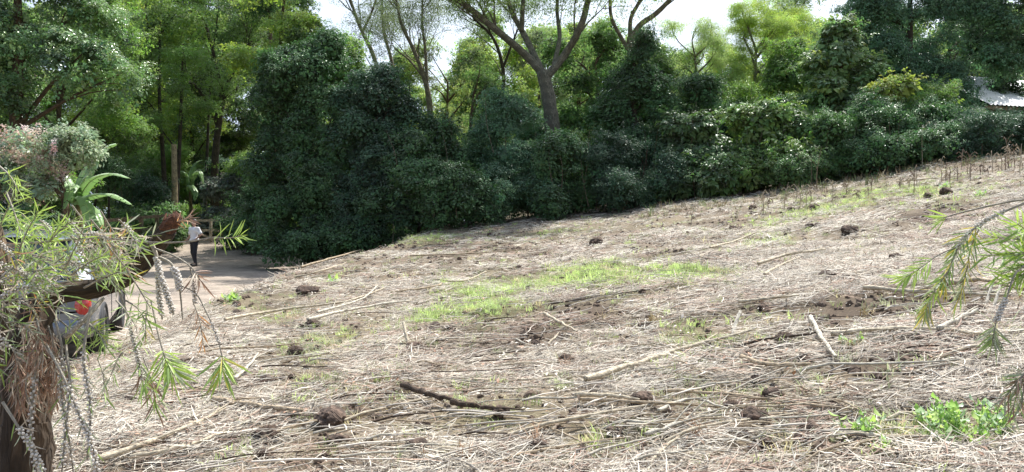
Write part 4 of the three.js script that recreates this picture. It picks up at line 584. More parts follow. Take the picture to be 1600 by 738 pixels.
// ---------------------------------------------------------------- house on the hill
{
  const c = at(1590, 172, 33), g = thing('house', 'house with white metal roof glimpsed through trees on the hill', 'house', c.x + 1.5, c.y, c.z, 0.32), wallM = mat(0.34, 0.2, 0.13, 0.9, { map: dirtTex }), roofM = mat(0.82, 0.83, 0.84, 0.4);
  part('wall', new MB().box(0, -1.5, -3.2, 7.2, 2.96, 5.6).geo(), wallM, g);
  part('fascia', new MB().box(0, -0.06, -0.06, 7.6, 0.14, 0.04).geo(), mat(0.4, 0.26, 0.17), g);
  for (let k = 0; k < 8; k++) { // corrugated sheets laid side by side
    const m = new MB(), n = 16, w = 0.96, x0 = -3.85 + k * 0.965; let prev = null;
    for (let i = 0; i <= n; i++) { const x = x0 + w * i / n, y = 0.022 * Math.cos(i / n * Math.PI * 8); const a = m.v(x, 0.03 + y, 0.15), b = m.v(x, 1.93 + y, -3.2), c2 = m.v(x, 0.03 + y, -6.6); if (prev) { m.quad(prev[0], a, b, prev[1]); m.quad(prev[1], b, c2, prev[2]); } prev = [a, b, c2]; }
    part('roof_sheet', m.geo(), roofM, g);
  }
  part('gable', (() => { const m = new MB(); for (const x of [-3.6, 3.6]) m.tri(m.v(x, -0.03, -0.42), m.v(x, -0.03, -5.98), m.v(x, 1.8, -3.2)); return m.geo(); })(), wallM, g);
  for (const x of [-2, 1.6]) { const w = part('window', new MB().box(x, -1.2, -0.385, 1.1, 1.0, 0.03).geo(), mat(0.5, 0.45, 0.38), g); part('pane', new MB().box(x, -1.2, -0.366, 0.96, 0.86, 0.012).geo(), mat(0.05, 0.06, 0.07, 0.1), w); }
}
// ---------------------------------------------------------------- banana plants
function bananaLeaf(pts, w, seed) {
  const R = rng(seed), m = new MB(), c = curve(pts, 40), T = V(), S = V(), N = V();
  m.color(0.34, 0.42, 0.16); m.tube(c.filter((_, k) => k % 4 === 0), (t) => 0.022 * (1 - 0.8 * t), 6);
  for (const side of [-1, 1]) {
    let k = 3; while (k < 39) {
      const run = 2 + Math.floor(R() * 5), sag = 0.15 + 0.5 * R(), e = Math.min(39, k + run); let prev = null; const tone = 0.85 + 0.3 * R(); m.color(0.2 * tone, 0.36 * tone, 0.1 * tone);
      for (let i = k; i <= e; i++) {
        T.subVectors(c[Math.min(40, i + 1)], c[i - 1]).normalize(); S.crossVectors(T, UP); if (S.length() < 0.2) S.set(1, 0, 0); S.normalize(); N.crossVectors(S, T).normalize();
        const t = (i - 3) / 36, ww = w * Math.pow(Math.sin(Math.PI * Math.min(1, 0.08 + t * 0.9)), 0.6) * 0.5, sh = (i === k ? 0.012 : i === e ? -0.012 : 0), p = c[i].clone().addScaledVector(T, sh);
        const b = p.clone().addScaledVector(S, side * ww * 0.55).addScaledVector(N, 0.06 * w), q = p.clone().addScaledVector(S, side * ww).addScaledVector(N, -sag * ww * 0.5).addScaledVector(T, ww * 0.25);
        const ids = [p, b, q].map((v) => m.v(v.x, v.y, v.z)); if (prev) { m.quad(prev[0], prev[1], ids[1], ids[0]); m.quad(prev[1], prev[2], ids[2], ids[1]); } prev = ids;
      }
      k = e + (R() < 0.55 ? 0.0001 : 0) | 0; if (k < e) k = e; if (e >= 39) break;
    }
  }
  return m.geo(true);
}
const bananaM = new THREE.MeshPhysicalMaterial({ vertexColors: true, color: 0xffffff, roughness: 1, side: THREE.DoubleSide, transmission: 0.35, thickness: 0, clearcoat: 0.7, clearcoatRoughness: 0.35 });
function banana(label, d, stem, leaves, w, seed) {
  const R = rng(seed), g = thing('banana_plant', label, 'banana plant'), t0 = at(stem[0], stem[1], d), gy = H0(t0.x, d);
  part('stem', new MB().tube(curve([V(t0.x, gy - 0.1, -d), V(t0.x + 0.05, mix(gy, t0.y, 0.5), -d), t0], 8), (t) => 0.14 * (1 - 0.55 * t), 10, true, 0.1, R).geo(), bark(0.3, 0.27, 0.14), g);
  for (const L of leaves) { const pts = [V(t0.x, t0.y - 0.25, -d), t0.clone(), ...L.map(([px, py, dz = 0]) => at(px, py, d + dz))]; part('leaf', bananaLeaf(pts, w * (0.85 + 0.3 * R()), seed + Math.floor(R() * 999)), bananaM, g); }
}
banana('banana plant with broad torn arching leaves behind the car', 20, [122, 318], [
  [[140, 285, -0.4], [172, 272, -0.8], [205, 280, -1.2]], [[145, 306, -0.6], [175, 305, -1], [208, 322, -1.2]], [[135, 275], [150, 252, 0.2], [165, 236, 0.3]], [[140, 262, 0.6], [165, 232, 0.9], [185, 225, 1]],
  [[135, 320, -0.5], [150, 335, -0.9], [160, 358, -1.1]], [[105, 285, 0.4], [92, 262, 0.6], [78, 258, 0.8]], [[130, 310, -0.8], [140, 345, -1.1], [128, 372, -1.3]], [[115, 290, -0.6], [108, 300, -1], [98, 330, -1.2]]], 0.36, 501);
banana('small banana plant in shade beside the tall pole', 38, [297, 300], [[[300, 280], [312, 268, -0.5], [318, 290, -0.8]], [[292, 275], [280, 268, -0.4], [276, 285, -0.6]], [[300, 270, 0.4], [306, 255, 0.6], [318, 250, 0.8]], [[298, 290, -0.6], [305, 300, -1], [304, 315, -1.2]]], 0.36, 502);

// ---------------------------------------------------------------- parked car
{
  const g = thing('parked_car', 'grey hatchback car parked on the drive behind the near tree', 'car', -6.15, roadY(10) + 0.03, -10.03, 0.39);
  const paint = new THREE.MeshPhysicalMaterial({ color: new THREE.Color().setRGB(0.15, 0.17, 0.2), metalness: 0.35, roughness: 0.38, clearcoat: 1, clearcoatRoughness: 0.04, side: THREE.DoubleSide }), glass = new THREE.MeshPhysicalMaterial({ color: new THREE.Color().setRGB(0.03, 0.045, 0.05), roughness: 0.05, clearcoat: 1, clearcoatRoughness: 0.02, side: THREE.DoubleSide }), black = mat(0.03, 0.03, 0.032, 0.8), chrome = mat(0.7, 0.7, 0.72, 0.15, { metalness: 1 }), red = new THREE.MeshPhysicalMaterial({ color: new THREE.Color().setRGB(0.42, 0.02, 0.018), roughness: 0.15, clearcoat: 1, side: THREE.DoubleSide });
  const st = [[2.02, 0.74, 0.44, 0.84], [1.97, 0.81, 0.36, 0.93], [1.8, 0.84, 0.27, 0.97], [1.3, 0.865, 0.23, 0.98], [0.4, 0.87, 0.21, 0.96], [-0.5, 0.87, 0.21, 0.95], [-1.0, 0.86, 0.22, 0.93], [-1.4, 0.85, 0.24, 0.86], [-1.8, 0.8, 0.29, 0.75], [-1.98, 0.7, 0.36, 0.64]];
  const m = new MB(), rings = [];
  for (const [z, w, b, t] of st) { const half = [[0, b], [w * 0.7, b], [w * 0.95, b + 0.07], [w, b + 0.22], [w, t - 0.2], [w * 0.975, t - 0.06], [w * 0.9, t], [0, t + 0.03]], pts = [...half, ...half.slice(1, -1).reverse().map(([x, y]) => [-x, y])]; rings.push(pts.map(([x, y]) => m.v(x, y, z))); }
  for (let k = 0; k + 1 < rings.length; k++) for (let i = 0; i < 14; i++) { const j = (i + 1) % 14; m.quad(rings[k][i], rings[k + 1][i], rings[k + 1][j], rings[k][j]); }
  for (const [r, f] of [[rings[0], 1], [rings[st.length - 1], 0]]) { const [z, , b, t] = f ? st[0] : st[st.length - 1], c = m.v(0, (b + t) / 2, z + (f ? 0.05 : -0.06)); for (let i = 0; i < 14; i++) f ? m.tri(c, r[i], r[(i + 1) % 14]) : m.tri(c, r[(i + 1) % 14], r[i]); }
  part('body', m.geo(), paint, g);
  // cabin: belt ring to roof ring
  const cab = new MB(), ring = (pts) => pts.map(([x, y, z]) => cab.v(x, y, z));
  const low = ring([[0.78, 0.95, 1.86], [0.82, 0.96, 1.2], [0.82, 0.95, 0], [0.78, 0.93, -1.0], [-0.78, 0.93, -1.0], [-0.82, 0.95, 0], [-0.82, 0.96, 1.2], [-0.78, 0.95, 1.86]]), hi = ring([[0.57, 1.44, 1.5], [0.62, 1.485, 0.9], [0.61, 1.49, 0.2], [0.55, 1.42, -0.3], [-0.55, 1.42, -0.3], [-0.61, 1.49, 0.2], [-0.62, 1.485, 0.9], [-0.57, 1.44, 1.5]]);
  for (let i = 0; i < 8; i++) { const j = (i + 1) % 8; cab.quad(low[i], low[j], hi[j], hi[i]); }
  part('cabin', cab.geo(), paint, g);
  const rf = new MB(), nx = 10; let pr = null; for (const [z, w, y] of [[1.6, 0.56, 1.42], [1.45, 0.59, 1.455], [0.9, 0.63, 1.49], [0.2, 0.62, 1.495], [-0.2, 0.57, 1.45], [-0.34, 0.55, 1.41]]) { const row = []; for (let i = 0; i <= nx; i++) { const x = i / nx * 2 - 1; row.push(rf.v(x * w, y + 0.045 * (1 - x * x), z)); } if (pr) for (let i = 0; i < nx; i++) rf.quad(pr[i], pr[i + 1], row[i + 1], row[i]); pr = row; }
  part('roof', rf.geo(), paint, g);
  for (const s of [-1, 1]) part('roof_rail', new MB().tube(curve([V(s * 0.6, 1.48, 1.3), V(s * 0.62, 1.535, 1.1), V(s * 0.62, 1.54, 0.2), V(s * 0.58, 1.47, -0.1)], 10), () => 0.014, 6).geo(), chrome, g);
  const panel = (name, q, mt, push) => { const b = new MB(), n = V().subVectors(V(...q[1]), V(...q[0])).cross(V().subVectors(V(...q[3]), V(...q[0]))).normalize().multiplyScalar(push); b.quad(...q.map(([x, y, z]) => b.v(x + n.x, y + n.y, z + n.z))); b.quad(...q.map(([x, y, z]) => b.v(x + n.x * 0.2, y + n.y * 0.2, z + n.z * 0.2)).reverse()); return part(name, b.geo(), mt, g); };
  panel('rear_window', [[-0.68, 1.0, 1.83], [0.68, 1.0, 1.83], [0.52, 1.4, 1.54], [-0.52, 1.4, 1.54]], glass, 0.012);
  panel('windscreen', [[0.7, 0.97, -0.95], [-0.7, 0.97, -0.95], [-0.52, 1.39, -0.36], [0.52, 1.39, -0.36]], glass, 0.012);
  for (const s of [-1, 1]) { const f = (q) => s > 0 ? q : q.map(([x, y, z]) => [-x, y, z]).reverse(); panel('side_window', f([[0.8, 1.0, 1.5], [0.805, 1.0, 0.42], [0.635, 1.43, 0.42], [0.625, 1.42, 1.25]]), glass, 0.014); panel('side_window', f([[0.805, 1.0, 0.34], [0.785, 0.98, -0.7], [0.61, 1.39, -0.16], [0.635, 1.43, 0.34]]), glass, 0.014); }
  for (const s of [-1, 1]) {
    part('tail_lamp', new THREE.SphereGeometry(1, 16, 12).scale(0.095, 0.14, 0.09), red, g).position.set(s * 0.72, 0.72, 1.96);
    const mi = part('wing_mirror', new THREE.SphereGeometry(1, 14, 10).scale(0.1, 0.075, 0.055), black, g); mi.position.set(s * 0.96, 1.03, -0.55); part('mirror_glass', new THREE.CircleGeometry(0.065, 16).scale(1.25, 0.9, 1), chrome, mi).position.z = 0.057;
    part('mirror_arm', new MB().tube([V(s * 0.8, 0.98, -0.56), V(s * 0.9, 1.02, -0.56)], [0.02, 0.02], 6).geo(), black, g);
    part('head_lamp', new THREE.SphereGeometry(1, 14, 10).scale(0.14, 0.08, 0.1), glass, g).position.set(s * 0.62, 0.66, -1.88);
    for (const z of [1.22, -1.25]) {
      const w = part('wheel', new THREE.TorusGeometry(0.235, 0.075, 12, 32).scale(1, 1, 1.25).rotateY(Math.PI / 2), black, g); w.position.set(s * 0.79, 0.305, z);
      part('rim', new THREE.CylinderGeometry(0.19, 0.19, 0.12, 24).rotateZ(Math.PI / 2), mat(0.5, 0.5, 0.52, 0.3, { metalness: 0.8 }), w);
      for (let k = 0; k < 5; k++) { const sp = part('spoke', new MB().box(s * 0.066, 0.09, 0, 0.02, 0.15, 0.05).geo(), chrome, w); sp.rotation.x = k * 1.2566; }
      part('wheel_arch', new THREE.TorusGeometry(0.345, 0.03, 8, 24, Math.PI).rotateY(Math.PI / 2), black, g).position.set(s * 0.855, 0.31, z);
    }
    for (const z of [0.38, -0.62]) part('door_handle', new MB().box(s * 0.885, 0.82, z + 0.2, 0.02, 0.025, 0.16).geo(), chrome, g);
    part('door_seam', new MB().box(s * 0.872, 0.6, 0.38, 0.004, 0.6, 0.012).geo(), black, g);
  }
  part('rear_bumper', new THREE.CapsuleGeometry(0.1, 1.3, 6, 14).rotateZ(Math.PI / 2).scale(1, 1.1, 0.8), paint, g).position.set(0, 0.47, 1.99);
  part('number_plate', new MB().box(0, 0.74, 2.075, 0.42, 0.12, 0.012).geo(), mat(0.7, 0.7, 0.68, 0.4), g);
}
// ---------------------------------------------------------------- person
function nets(f, lo, hi, h) {   // surface nets of a distance field
  const n = [0, 1, 2].map((k) => Math.ceil((hi[k] - lo[k]) / h) + 1), [nx, ny, nz] = n, val = new Float32Array(nx * ny * nz), id = (i, j, k) => i + nx * (j + ny * k);
  for (let k = 0; k < nz; k++) for (let j = 0; j < ny; j++) for (let i = 0; i < nx; i++) val[id(i, j, k)] = f(lo[0] + i * h, lo[1] + j * h, lo[2] + k * h);
  const vert = new Int32Array(nx * ny * nz).fill(-1), m = new MB(), E = [[0, 1], [2, 3], [4, 5], [6, 7], [0, 2], [1, 3], [4, 6], [5, 7], [0, 4], [1, 5], [2, 6], [3, 7]];
  for (let k = 0; k + 1 < nz; k++) for (let j = 0; j + 1 < ny; j++) for (let i = 0; i + 1 < nx; i++) {
    const v = []; for (let c = 0; c < 8; c++) v.push(val[id(i + (c & 1), j + (c >> 1 & 1), k + (c >> 2))]);
    let s = [0, 0, 0], q = 0; for (const [a, b] of E) if ((v[a] < 0) !== (v[b] < 0)) { const t = v[a] / (v[a] - v[b]); s[0] += mix(a & 1, b & 1, t); s[1] += mix(a >> 1 & 1, b >> 1 & 1, t); s[2] += mix(a >> 2, b >> 2, t); q++; }
    if (q) vert[id(i, j, k)] = m.v(lo[0] + (i + s[0] / q) * h, lo[1] + (j + s[1] / q) * h, lo[2] + (k + s[2] / q) * h);
  }
  for (let k = 1; k + 1 < nz; k++) for (let j = 1; j + 1 < ny; j++) for (let i = 1; i + 1 < nx; i++) {
    const a = val[id(i, j, k)] < 0, w = (p, q, r, s, flip) => flip ? m.quad(p, q, r, s) : m.quad(s, r, q, p);
    if (a !== val[id(i + 1, j, k)] < 0) w(vert[id(i, j - 1, k - 1)], vert[id(i, j, k - 1)], vert[id(i, j, k)], vert[id(i, j - 1, k)], a);
    if (a !== val[id(i, j + 1, k)] < 0) w(vert[id(i - 1, j, k - 1)], vert[id(i - 1, j, k)], vert[id(i, j, k)], vert[id(i, j, k - 1)], a);
    if (a !== val[id(i, j, k + 1)] < 0) w(vert[id(i - 1, j - 1, k)], vert[id(i, j - 1, k)], vert[id(i, j, k)], vert[id(i - 1, j, k)], a);
  }
  return m.geo();
}
const cap = (x, y, z, a, b, r0, r1) => { const dx = b[0] - a[0], dy = b[1] - a[1], dz = b[2] - a[2], t = clamp(((x - a[0]) * dx + (y - a[1]) * dy + (z - a[2]) * dz) / (dx * dx + dy * dy + dz * dz)); return Math.hypot(x - a[0] - t * dx, y - a[1] - t * dy, z - a[2] - t * dz) - mix(r0, r1, t); };
const smin = (a, b, k) => { const h = clamp(0.5 + 0.5 * (b - a) / k); return mix(b, a, h) - k * h * (1 - h); };
const field = (bones, k, grow = 0) => (x, y, z) => { let d = 9; for (const [a, b, r0, r1] of bones) d = smin(d, cap(x, y, z, a, b, r0 + grow, r1 + grow), k); return d; };
{
  const sp = at(303, 418, 28), g = thing('person', 'person in white shirt and dark trousers standing on the drive', 'person', sp.x, roadY(28) + 0.03, -28, -0.5);
  const J = { pel: [0, 0.93, 0], wai: [0, 1.08, 0.005], che: [0, 1.27, 0], nec: [0, 1.42, -0.01], hb: [0, 1.5, 0.0], sl: [0.165, 1.36, 0], sr: [-0.165, 1.36, 0], el: [0.27, 1.13, -0.08], wl: [0.17, 0.97, 0.07], er: [-0.25, 1.1, -0.03], wr: [-0.2, 0.94, 0.17], hl: [0.085, 0.9, 0], hr: [-0.085, 0.9, 0], kl: [0.12, 0.49, 0.08], kr: [-0.12, 0.49, -0.02], al: [0.13, 0.09, 0.06], ar: [-0.14, 0.09, -0.16], tl: [0.15, 0.035, 0.22], tr: [-0.17, 0.035, -0.01] };
  const torso = [[[-0.06, 0.93, 0], [0.06, 0.93, 0], 0.11, 0.11], [J.pel, J.wai, 0.115, 0.105], [J.wai, J.che, 0.105, 0.125], [[-0.07, 1.29, 0], [0.07, 1.29, 0], 0.11, 0.11], [J.sl, J.sr, 0.055, 0.055]], legs = [[J.hl, J.kl, 0.085, 0.058], [J.hr, J.kr, 0.085, 0.058], [J.kl, J.al, 0.055, 0.036], [J.kr, J.ar, 0.055, 0.036]], upper = [[J.sl, J.el, 0.05, 0.04], [J.sr, J.er, 0.05, 0.04]], fore = [[J.el, J.wl, 0.04, 0.027], [J.er, J.wr, 0.04, 0.027]], feet = [[J.al, J.tl, 0.04, 0.03], [J.ar, J.tr, 0.04, 0.03]];
  const body = nets(field([...torso, ...legs, ...upper, ...fore, ...feet, [[0, 1.36, -0.01], J.hb, 0.052, 0.05]], 0.035), [-0.42, -0.02, -0.32], [0.42, 1.56, 0.34], 0.014);
  const head = nets((x, y, z) => { let d = smin(cap(x, y, z, [0, 1.6, -0.01], [0, 1.585, 0.0], 0.086, 0.086), cap(x, y, z, [0, 1.53, 0.03], [0, 1.52, 0.045], 0.05, 0.042), 0.04); d = smin(d, cap(x, y, z, [0, 1.575, 0.085], [0, 1.548, 0.105], 0.008, 0.014), 0.012); for (const s of [-1, 1]) { d = smin(d, cap(x, y, z, [s * 0.082, 1.585, 0], [s * 0.086, 1.555, 0.005], 0.014, 0.01), 0.008); d = Math.max(d, -(Math.hypot(x - s * 0.032, y - 1.578, z - 0.092) - 0.014)); } d = Math.max(d, -cap(x, y, z, [-0.02, 1.515, 0.092], [0.02, 1.515, 0.092], 0.005, 0.005)); return smin(d, cap(x, y, z, [0, 1.4, -0.01], J.hb, 0.05, 0.05), 0.03); }, [-0.12, 1.42, -0.13], [0.12, 1.71, 0.14], 0.006);
  const hand = (w, dir, s) => { const d = V(...dir).normalize(), side = V(0, 0, 1).cross(d).normalize(), nrm = V().crossVectors(d, side), o = V(...w), q = (u, v, n) => { const p = o.clone().addScaledVector(d, u).addScaledVector(side, v * s).addScaledVector(nrm, n); return [p.x, p.y, p.z]; }, bones = [[q(0, 0, 0), q(0.07, 0, 0), 0.026, 0.022], [q(0.03, -0.018, 0), q(0.08, -0.026, 0), 0.018, 0.015], [q(0.03, 0.018, 0), q(0.08, 0.024, 0), 0.018, 0.015], [q(0.02, 0.02, 0.005), q(0.055, 0.05, 0.015), 0.013, 0.011], [q(0.055, 0.05, 0.015), q(0.085, 0.055, 0.025), 0.01, 0.008]];
    [-0.03, -0.01, 0.01, 0.03].forEach((v, i) => { const l = [0.05, 0.065, 0.07, 0.06][i]; bones.push([q(0.08, v, 0), q(0.08 + l * 0.55, v * 1.15, 0.012), 0.0095, 0.009], [q(0.08 + l * 0.55, v * 1.15, 0.012), q(0.08 + l * 0.9, v * 1.1, 0.04), 0.009, 0.0075]); });
    const c = o.clone().addScaledVector(d, 0.07); return nets(field(bones, 0.006), [c.x - 0.13, c.y - 0.13, c.z - 0.13], [c.x + 0.13, c.y + 0.13, c.z + 0.13], 0.004); };
  const skin = mat(0.45, 0.27, 0.19, 0.6);
  part('body', mergeGeometries([body, head, hand(J.wl, [-0.4, -0.45, 0.6], 1), hand(J.wr, [0.35, -0.3, 0.75], -1)]), skin, g);
  const cut = (f, y0, y1) => (x, y, z) => Math.max(f(x, y, z), y - y1, y0 - y);
  part('shirt', nets(((f) => (x, y, z) => Math.max(f(x, y, z) + 0.004 * Math.sin(y * 40 + x * 25), y - 1.415, 0.9 - y))(field([...torso, [J.sl, [0.235, 1.21, -0.05], 0.062, 0.06], [J.sr, [-0.222, 1.19, -0.02], 0.062, 0.06]], 0.035, 0.018)), [-0.36, 0.86, -0.24], [0.36, 1.46, 0.24], 0.013), mat(0.78, 0.78, 0.8, 0.9), g);
  part('trousers', nets(cut(field([...torso.slice(0, 2), ...legs], 0.035, 0.012), 0.1, 0.98), [-0.32, 0.06, -0.32], [0.32, 1.02, 0.3], 0.013), mat(0.025, 0.026, 0.032, 0.9), g);
  part('hair', nets((x, y, z) => Math.max(smin(cap(x, y, z, [0, 1.612, -0.015], [0, 1.6, -0.025], 0.094, 0.096), cap(x, y, z, [0, 1.55, -0.07], [0, 1.48, -0.075], 0.05, 0.035), 0.03) + 0.004 * Math.sin(x * 120), z - 0.05 - Math.max(0, y - 1.63) * 0.8), [-0.14, 1.4, -0.16], [0.14, 1.74, 0.14], 0.007), mat(0.03, 0.022, 0.016, 0.6), g);
  for (const [a, b] of [[J.al, J.tl], [J.ar, J.tr]]) part('shoe', nets(cut(field([[a, [a[0], 0.05, a[2] - 0.02], 0.046, 0.04], [[a[0], 0.045, a[2] - 0.02], b, 0.045, 0.038]], 0.02, 0.008), 0.0, 0.13), [a[0] - 0.1, -0.02, a[2] - 0.12], [a[0] + 0.12, 0.16, a[2] + 0.26], 0.01), mat(0.03, 0.03, 0.03, 0.7), g);
  for (const s of [-1, 1]) part('eye', new THREE.SphereGeometry(0.012, 10, 8), mat(0.2, 0.15, 0.12, 0.2), g).position.set(s * 0.032, 1.578, 0.084);
}
// ---------------------------------------------------------------- near bottlebrush trees
const lance = [0.05, 0.28, -0.22].map((bend) => { const m = new MB(); let prev = null; for (const [y, w] of [[0, 0.008], [0.3, 0.034], [0.65, 0.036], [1, 0.003]]) { const z = bend * y * y; const a = m.v(-w, y, z + w * 0.3), b = m.v(0, y, z), c = m.v(w, y, z + w * 0.3); if (prev) { m.quad(prev[0], prev[1], b, a); m.quad(prev[1], prev[2], c, b); } prev = [a, b, c]; } return m.geo(); });
const LC = { bright: [0.42, 0.58, 0.11], green: [0.28, 0.42, 0.1], grey: [0.34, 0.38, 0.24], orange: [0.62, 0.3, 0.1], yellow: [0.62, 0.52, 0.1], dry: [0.33, 0.2, 0.13], pale: [0.55, 0.47, 0.36] };
const LM = Object.fromEntries(Object.entries(LC).map(([k, c]) => [k, solidLeaf(...c, 0.4, 0.35)])), restM = new THREE.MeshPhysicalMaterial({ vertexColors: true, roughness: 1, side: THREE.DoubleSide, transmission: 0.4, thickness: 0, clearcoat: 0.35, clearcoatRoughness: 0.35 });
const twigM = mat(0.9, 0.86, 0.8, 0.9, { map: rep(barkTex, 12), bumpMap: rep(barkBump, 14), bumpScale: 0.003 }), capsM = mat(0.6, 0.56, 0.5, 0.9), capGeo = new THREE.IcosahedronGeometry(1, 1), restGeo = new MB();
class Brush {
  constructor(label, seed) { this.g = thing('bottlebrush_tree', label, 'tree'); this.R = rng(seed); this.single = 0; this.rest = new MB(); }
  branch(path, r0, r1, name = 'branch') { const pts = curve(path.map(([px, py, d]) => at(px, py, d)), Math.max(8, path.length * 5)); const m = part(name, new MB().tube(pts, (t) => mix(r0, r1, t), r0 > 0.012 ? 10 : 6, true, 0.12, this.R).geo(), r0 > 0.012 ? BARK.brown : twigM, this.g); m.userData.pts = undefined; return { m, pts }; }
  caps(b, t0, t1, n, r = 0.0028) {
    const R = this.R, q = new MB(), pos = capGeo.attributes.position;
    for (let k = 0; k < n; k++) { const t = mix(t0, t1, k / n) * (b.pts.length - 1), i = Math.min(b.pts.length - 2, Math.floor(t)), p = b.pts[i].clone().lerp(b.pts[i + 1], t - i), T = b.pts[i + 1].clone().sub(b.pts[i]).normalize(), s = V().crossVectors(T, V(0.3, 0.2, 1)).normalize(), u = V().crossVectors(T, s), a = k * 2.4, o = p.addScaledVector(s, Math.cos(a) * r * 1.7).addScaledVector(u, Math.sin(a) * r * 1.7), rr = r * (0.8 + 0.4 * R()); const base = q.p.length / 3; for (let v = 0; v < pos.count; v++) q.v(o.x + pos.getX(v) * rr, o.y + pos.getY(v) * rr, o.z + pos.getZ(v) * rr); for (let v = 0; v < pos.count; v += 3) q.tri(base + v, base + v + 1, base + v + 2); }
    part('seed_capsules', q.geo(), capsM, b.m).userData.kind = 'stuff';
  }
  leaves(b, t0, t1, n, len, colors, { angle = 0.7, droop = 0, many = false } = {}) {
    const R = this.R, Q = new THREE.Quaternion(), M = new THREE.Matrix4();
    for (let k = 0; k < n; k++) {
      const t = mix(t0, t1, (k + 0.5) / n) * (b.pts.length - 1), i = Math.min(b.pts.length - 2, Math.floor(t)), p = b.pts[i].clone().lerp(b.pts[i + 1], t - i), T = b.pts[i + 1].clone().sub(b.pts[i]).normalize(), s = V().crossVectors(T, V(0.31, 0.22, 0.9)).normalize(), u = V().crossVectors(T, s), a = k * 2.4 + R() * 0.6, w = angle * (1.15 - 0.5 * k / n) * (0.8 + 0.4 * R());
      const dir = T.clone().multiplyScalar(Math.cos(w)).addScaledVector(s, Math.cos(a) * Math.sin(w)).addScaledVector(u, Math.sin(a) * Math.sin(w)).add(V(0, -droop * R(), 0)).normalize(), l = len * (0.7 + 0.5 * R()), c = colors[Math.floor(R() * colors.length)], v = Math.floor(R() * 3);
      Q.setFromUnitVectors(UP, dir); Q.multiply(new THREE.Quaternion().setFromAxisAngle(UP, R() * 6.28));
      if (!many && this.single < 300) { this.single++; const m = part('leaf', lance[v], LM[c], b.m); m.position.copy(p); m.quaternion.copy(Q); m.scale.setScalar(l); }
      else { M.compose(p, Q, V(l, l, l)); const g = lance[v], P = g.attributes.position, base = this.rest.p.length / 3, z = 0.8 + 0.4 * R(); this.rest.color(...LC[c].map((x) => x * z)); const vv = V(); for (let j = 0; j < P.count; j++) { vv.fromBufferAttribute(P, j).applyMatrix4(M); this.rest.v(vv.x, vv.y, vv.z); } for (let j = 0; j < g.index.count; j++) this.rest.i.push(base + g.index.getX(j)); }
    }
  }
  done() { part('leaves', this.rest.geo(true), restM, this.g).userData.kind = 'stuff'; }
}
{
  const B = new Brush('gnarled bottlebrush tree with broken limb and narrow leaves, close at left', 601), R = B.R;
  const gx = (30 - 800) / F * 2.2;
  const trunkPts = curve([V(gx - 0.02, H0(gx, 2.2) - 0.15, -2.2), at(30, 860, 2.2), at(36, 738, 2.2), at(38, 640, 2.2), at(40, 560, 2.22), at(52, 505, 2.25), at(64, 470, 2.3)], 26);
  part('trunk', new MB().tube(trunkPts, (t) => 0.085 - 0.04 * t, 12, true, 0.28, R).geo(), bark(0.13, 0.095, 0.07), B.g);
  part('trunk', new MB().tube(curve([V(gx - 0.12, H0(gx, 2.3) - 0.1, -2.3), at(-40, 738, 2.3), at(-12, 600, 2.3), at(8, 500, 2.35), at(0, 400, 2.4), at(-30, 290, 2.5)], 20), (t) => 0.05 - 0.03 * t, 9, true, 0.2, R).geo(), BARK.brown, B.g);
  const limb = part('broken_limb', new MB().tube(curve([at(50, 486, 2.26), at(95, 458, 2.3), at(148, 451, 2.32), at(205, 426, 2.34), at(240, 388, 2.33), at(262, 358, 2.3)], 20), (t) => 0.033 - 0.007 * t, 10, true, 0.25, R).geo(), bark(0.1, 0.075, 0.055), B.g);
  { const m = new MB(), c = at(266, 352, 2.3); const g2 = new THREE.IcosahedronGeometry(1, 3), p = g2.attributes.position; for (let k = 0; k < p.count; k++) { const x = p.getX(k), y = p.getY(k), z = p.getZ(k), n = 0.75 + 0.6 * fbm(x * 3 + 5, y * 3 + z * 2, 3); p.setXYZ(k, x * n * 0.025 + y * 0.016, y * n * 0.036, z * n * 0.026); } g2.computeVertexNormals(); const e = part('torn_wood', g2, mat(0.22, 0.1, 0.06, 1, { map: rep(barkTex, 6), bumpMap: rep(noiseTex, 4), bumpScale: 0.01 }), limb); e.position.copy(c); e.userData.label = 'reddish torn wood at the broken end';
    for (let k = 0; k < 16; k++) { const a = R() * 6.28, d = V(Math.cos(a) * 0.5 + 0.35, 0.8 + R() * 0.4, Math.sin(a) * 0.5).normalize(), p0 = c.clone().add(V((R() - 0.5) * 0.03, 0.015, (R() - 0.5) * 0.03)); m.tube([p0, p0.clone().addScaledVector(d, 0.012 + 0.016 * R())], [0.005, 0.0012], 4); } part('splinters', m.geo(), mat(0.25, 0.12, 0.07, 1), limb); }
  const dead = B.branch([[100, 528, 2.15], [130, 500, 2.15], [160, 466, 2.2]], 0.008, 0.006); B.caps(dead, 0, 0.5, 30, 0.003);
  // twig running out to the bright end sprig
  let b = B.branch([[-10, 385, 2.2], [70, 378, 2.2], [150, 372, 2.2], [233, 379, 2.15], [290, 378, 2.12], [335, 371, 2.1]], 0.004, 0.0022); const end = B.branch([[333, 371, 2.1], [350, 372, 2.1], [366, 371, 2.1], [376, 368, 2.1]], 0.0022, 0.0012);
  B.leaves(end, 0, 0.85, 18, 0.05, ['bright', 'bright', 'green'], { angle: 1.2 }); B.leaves(end, 0.9, 1, 5, 0.03, ['bright'], { angle: 0.7 });
  b = B.branch([[236, 380, 2.15], [243, 398, 2.15], [248, 425, 2.14], [258, 455, 2.13], [270, 492, 2.12]], 0.006, 0.003); B.caps(b, 0.3, 0.98, 90, 0.0038);
  b = B.branch([[244, 398, 2.15], [246, 430, 2.15], [248, 465, 2.15], [252, 500, 2.15]], 0.004, 0.002); B.caps(b, 0.3, 0.95, 60, 0.0036);
  b = B.branch([[248, 402, 2.14], [266, 412, 2.13], [276, 432, 2.12], [280, 455, 2.12], [284, 500, 2.12]], 0.0045, 0.002); B.caps(b, 0.35, 0.75, 55, 0.0042);
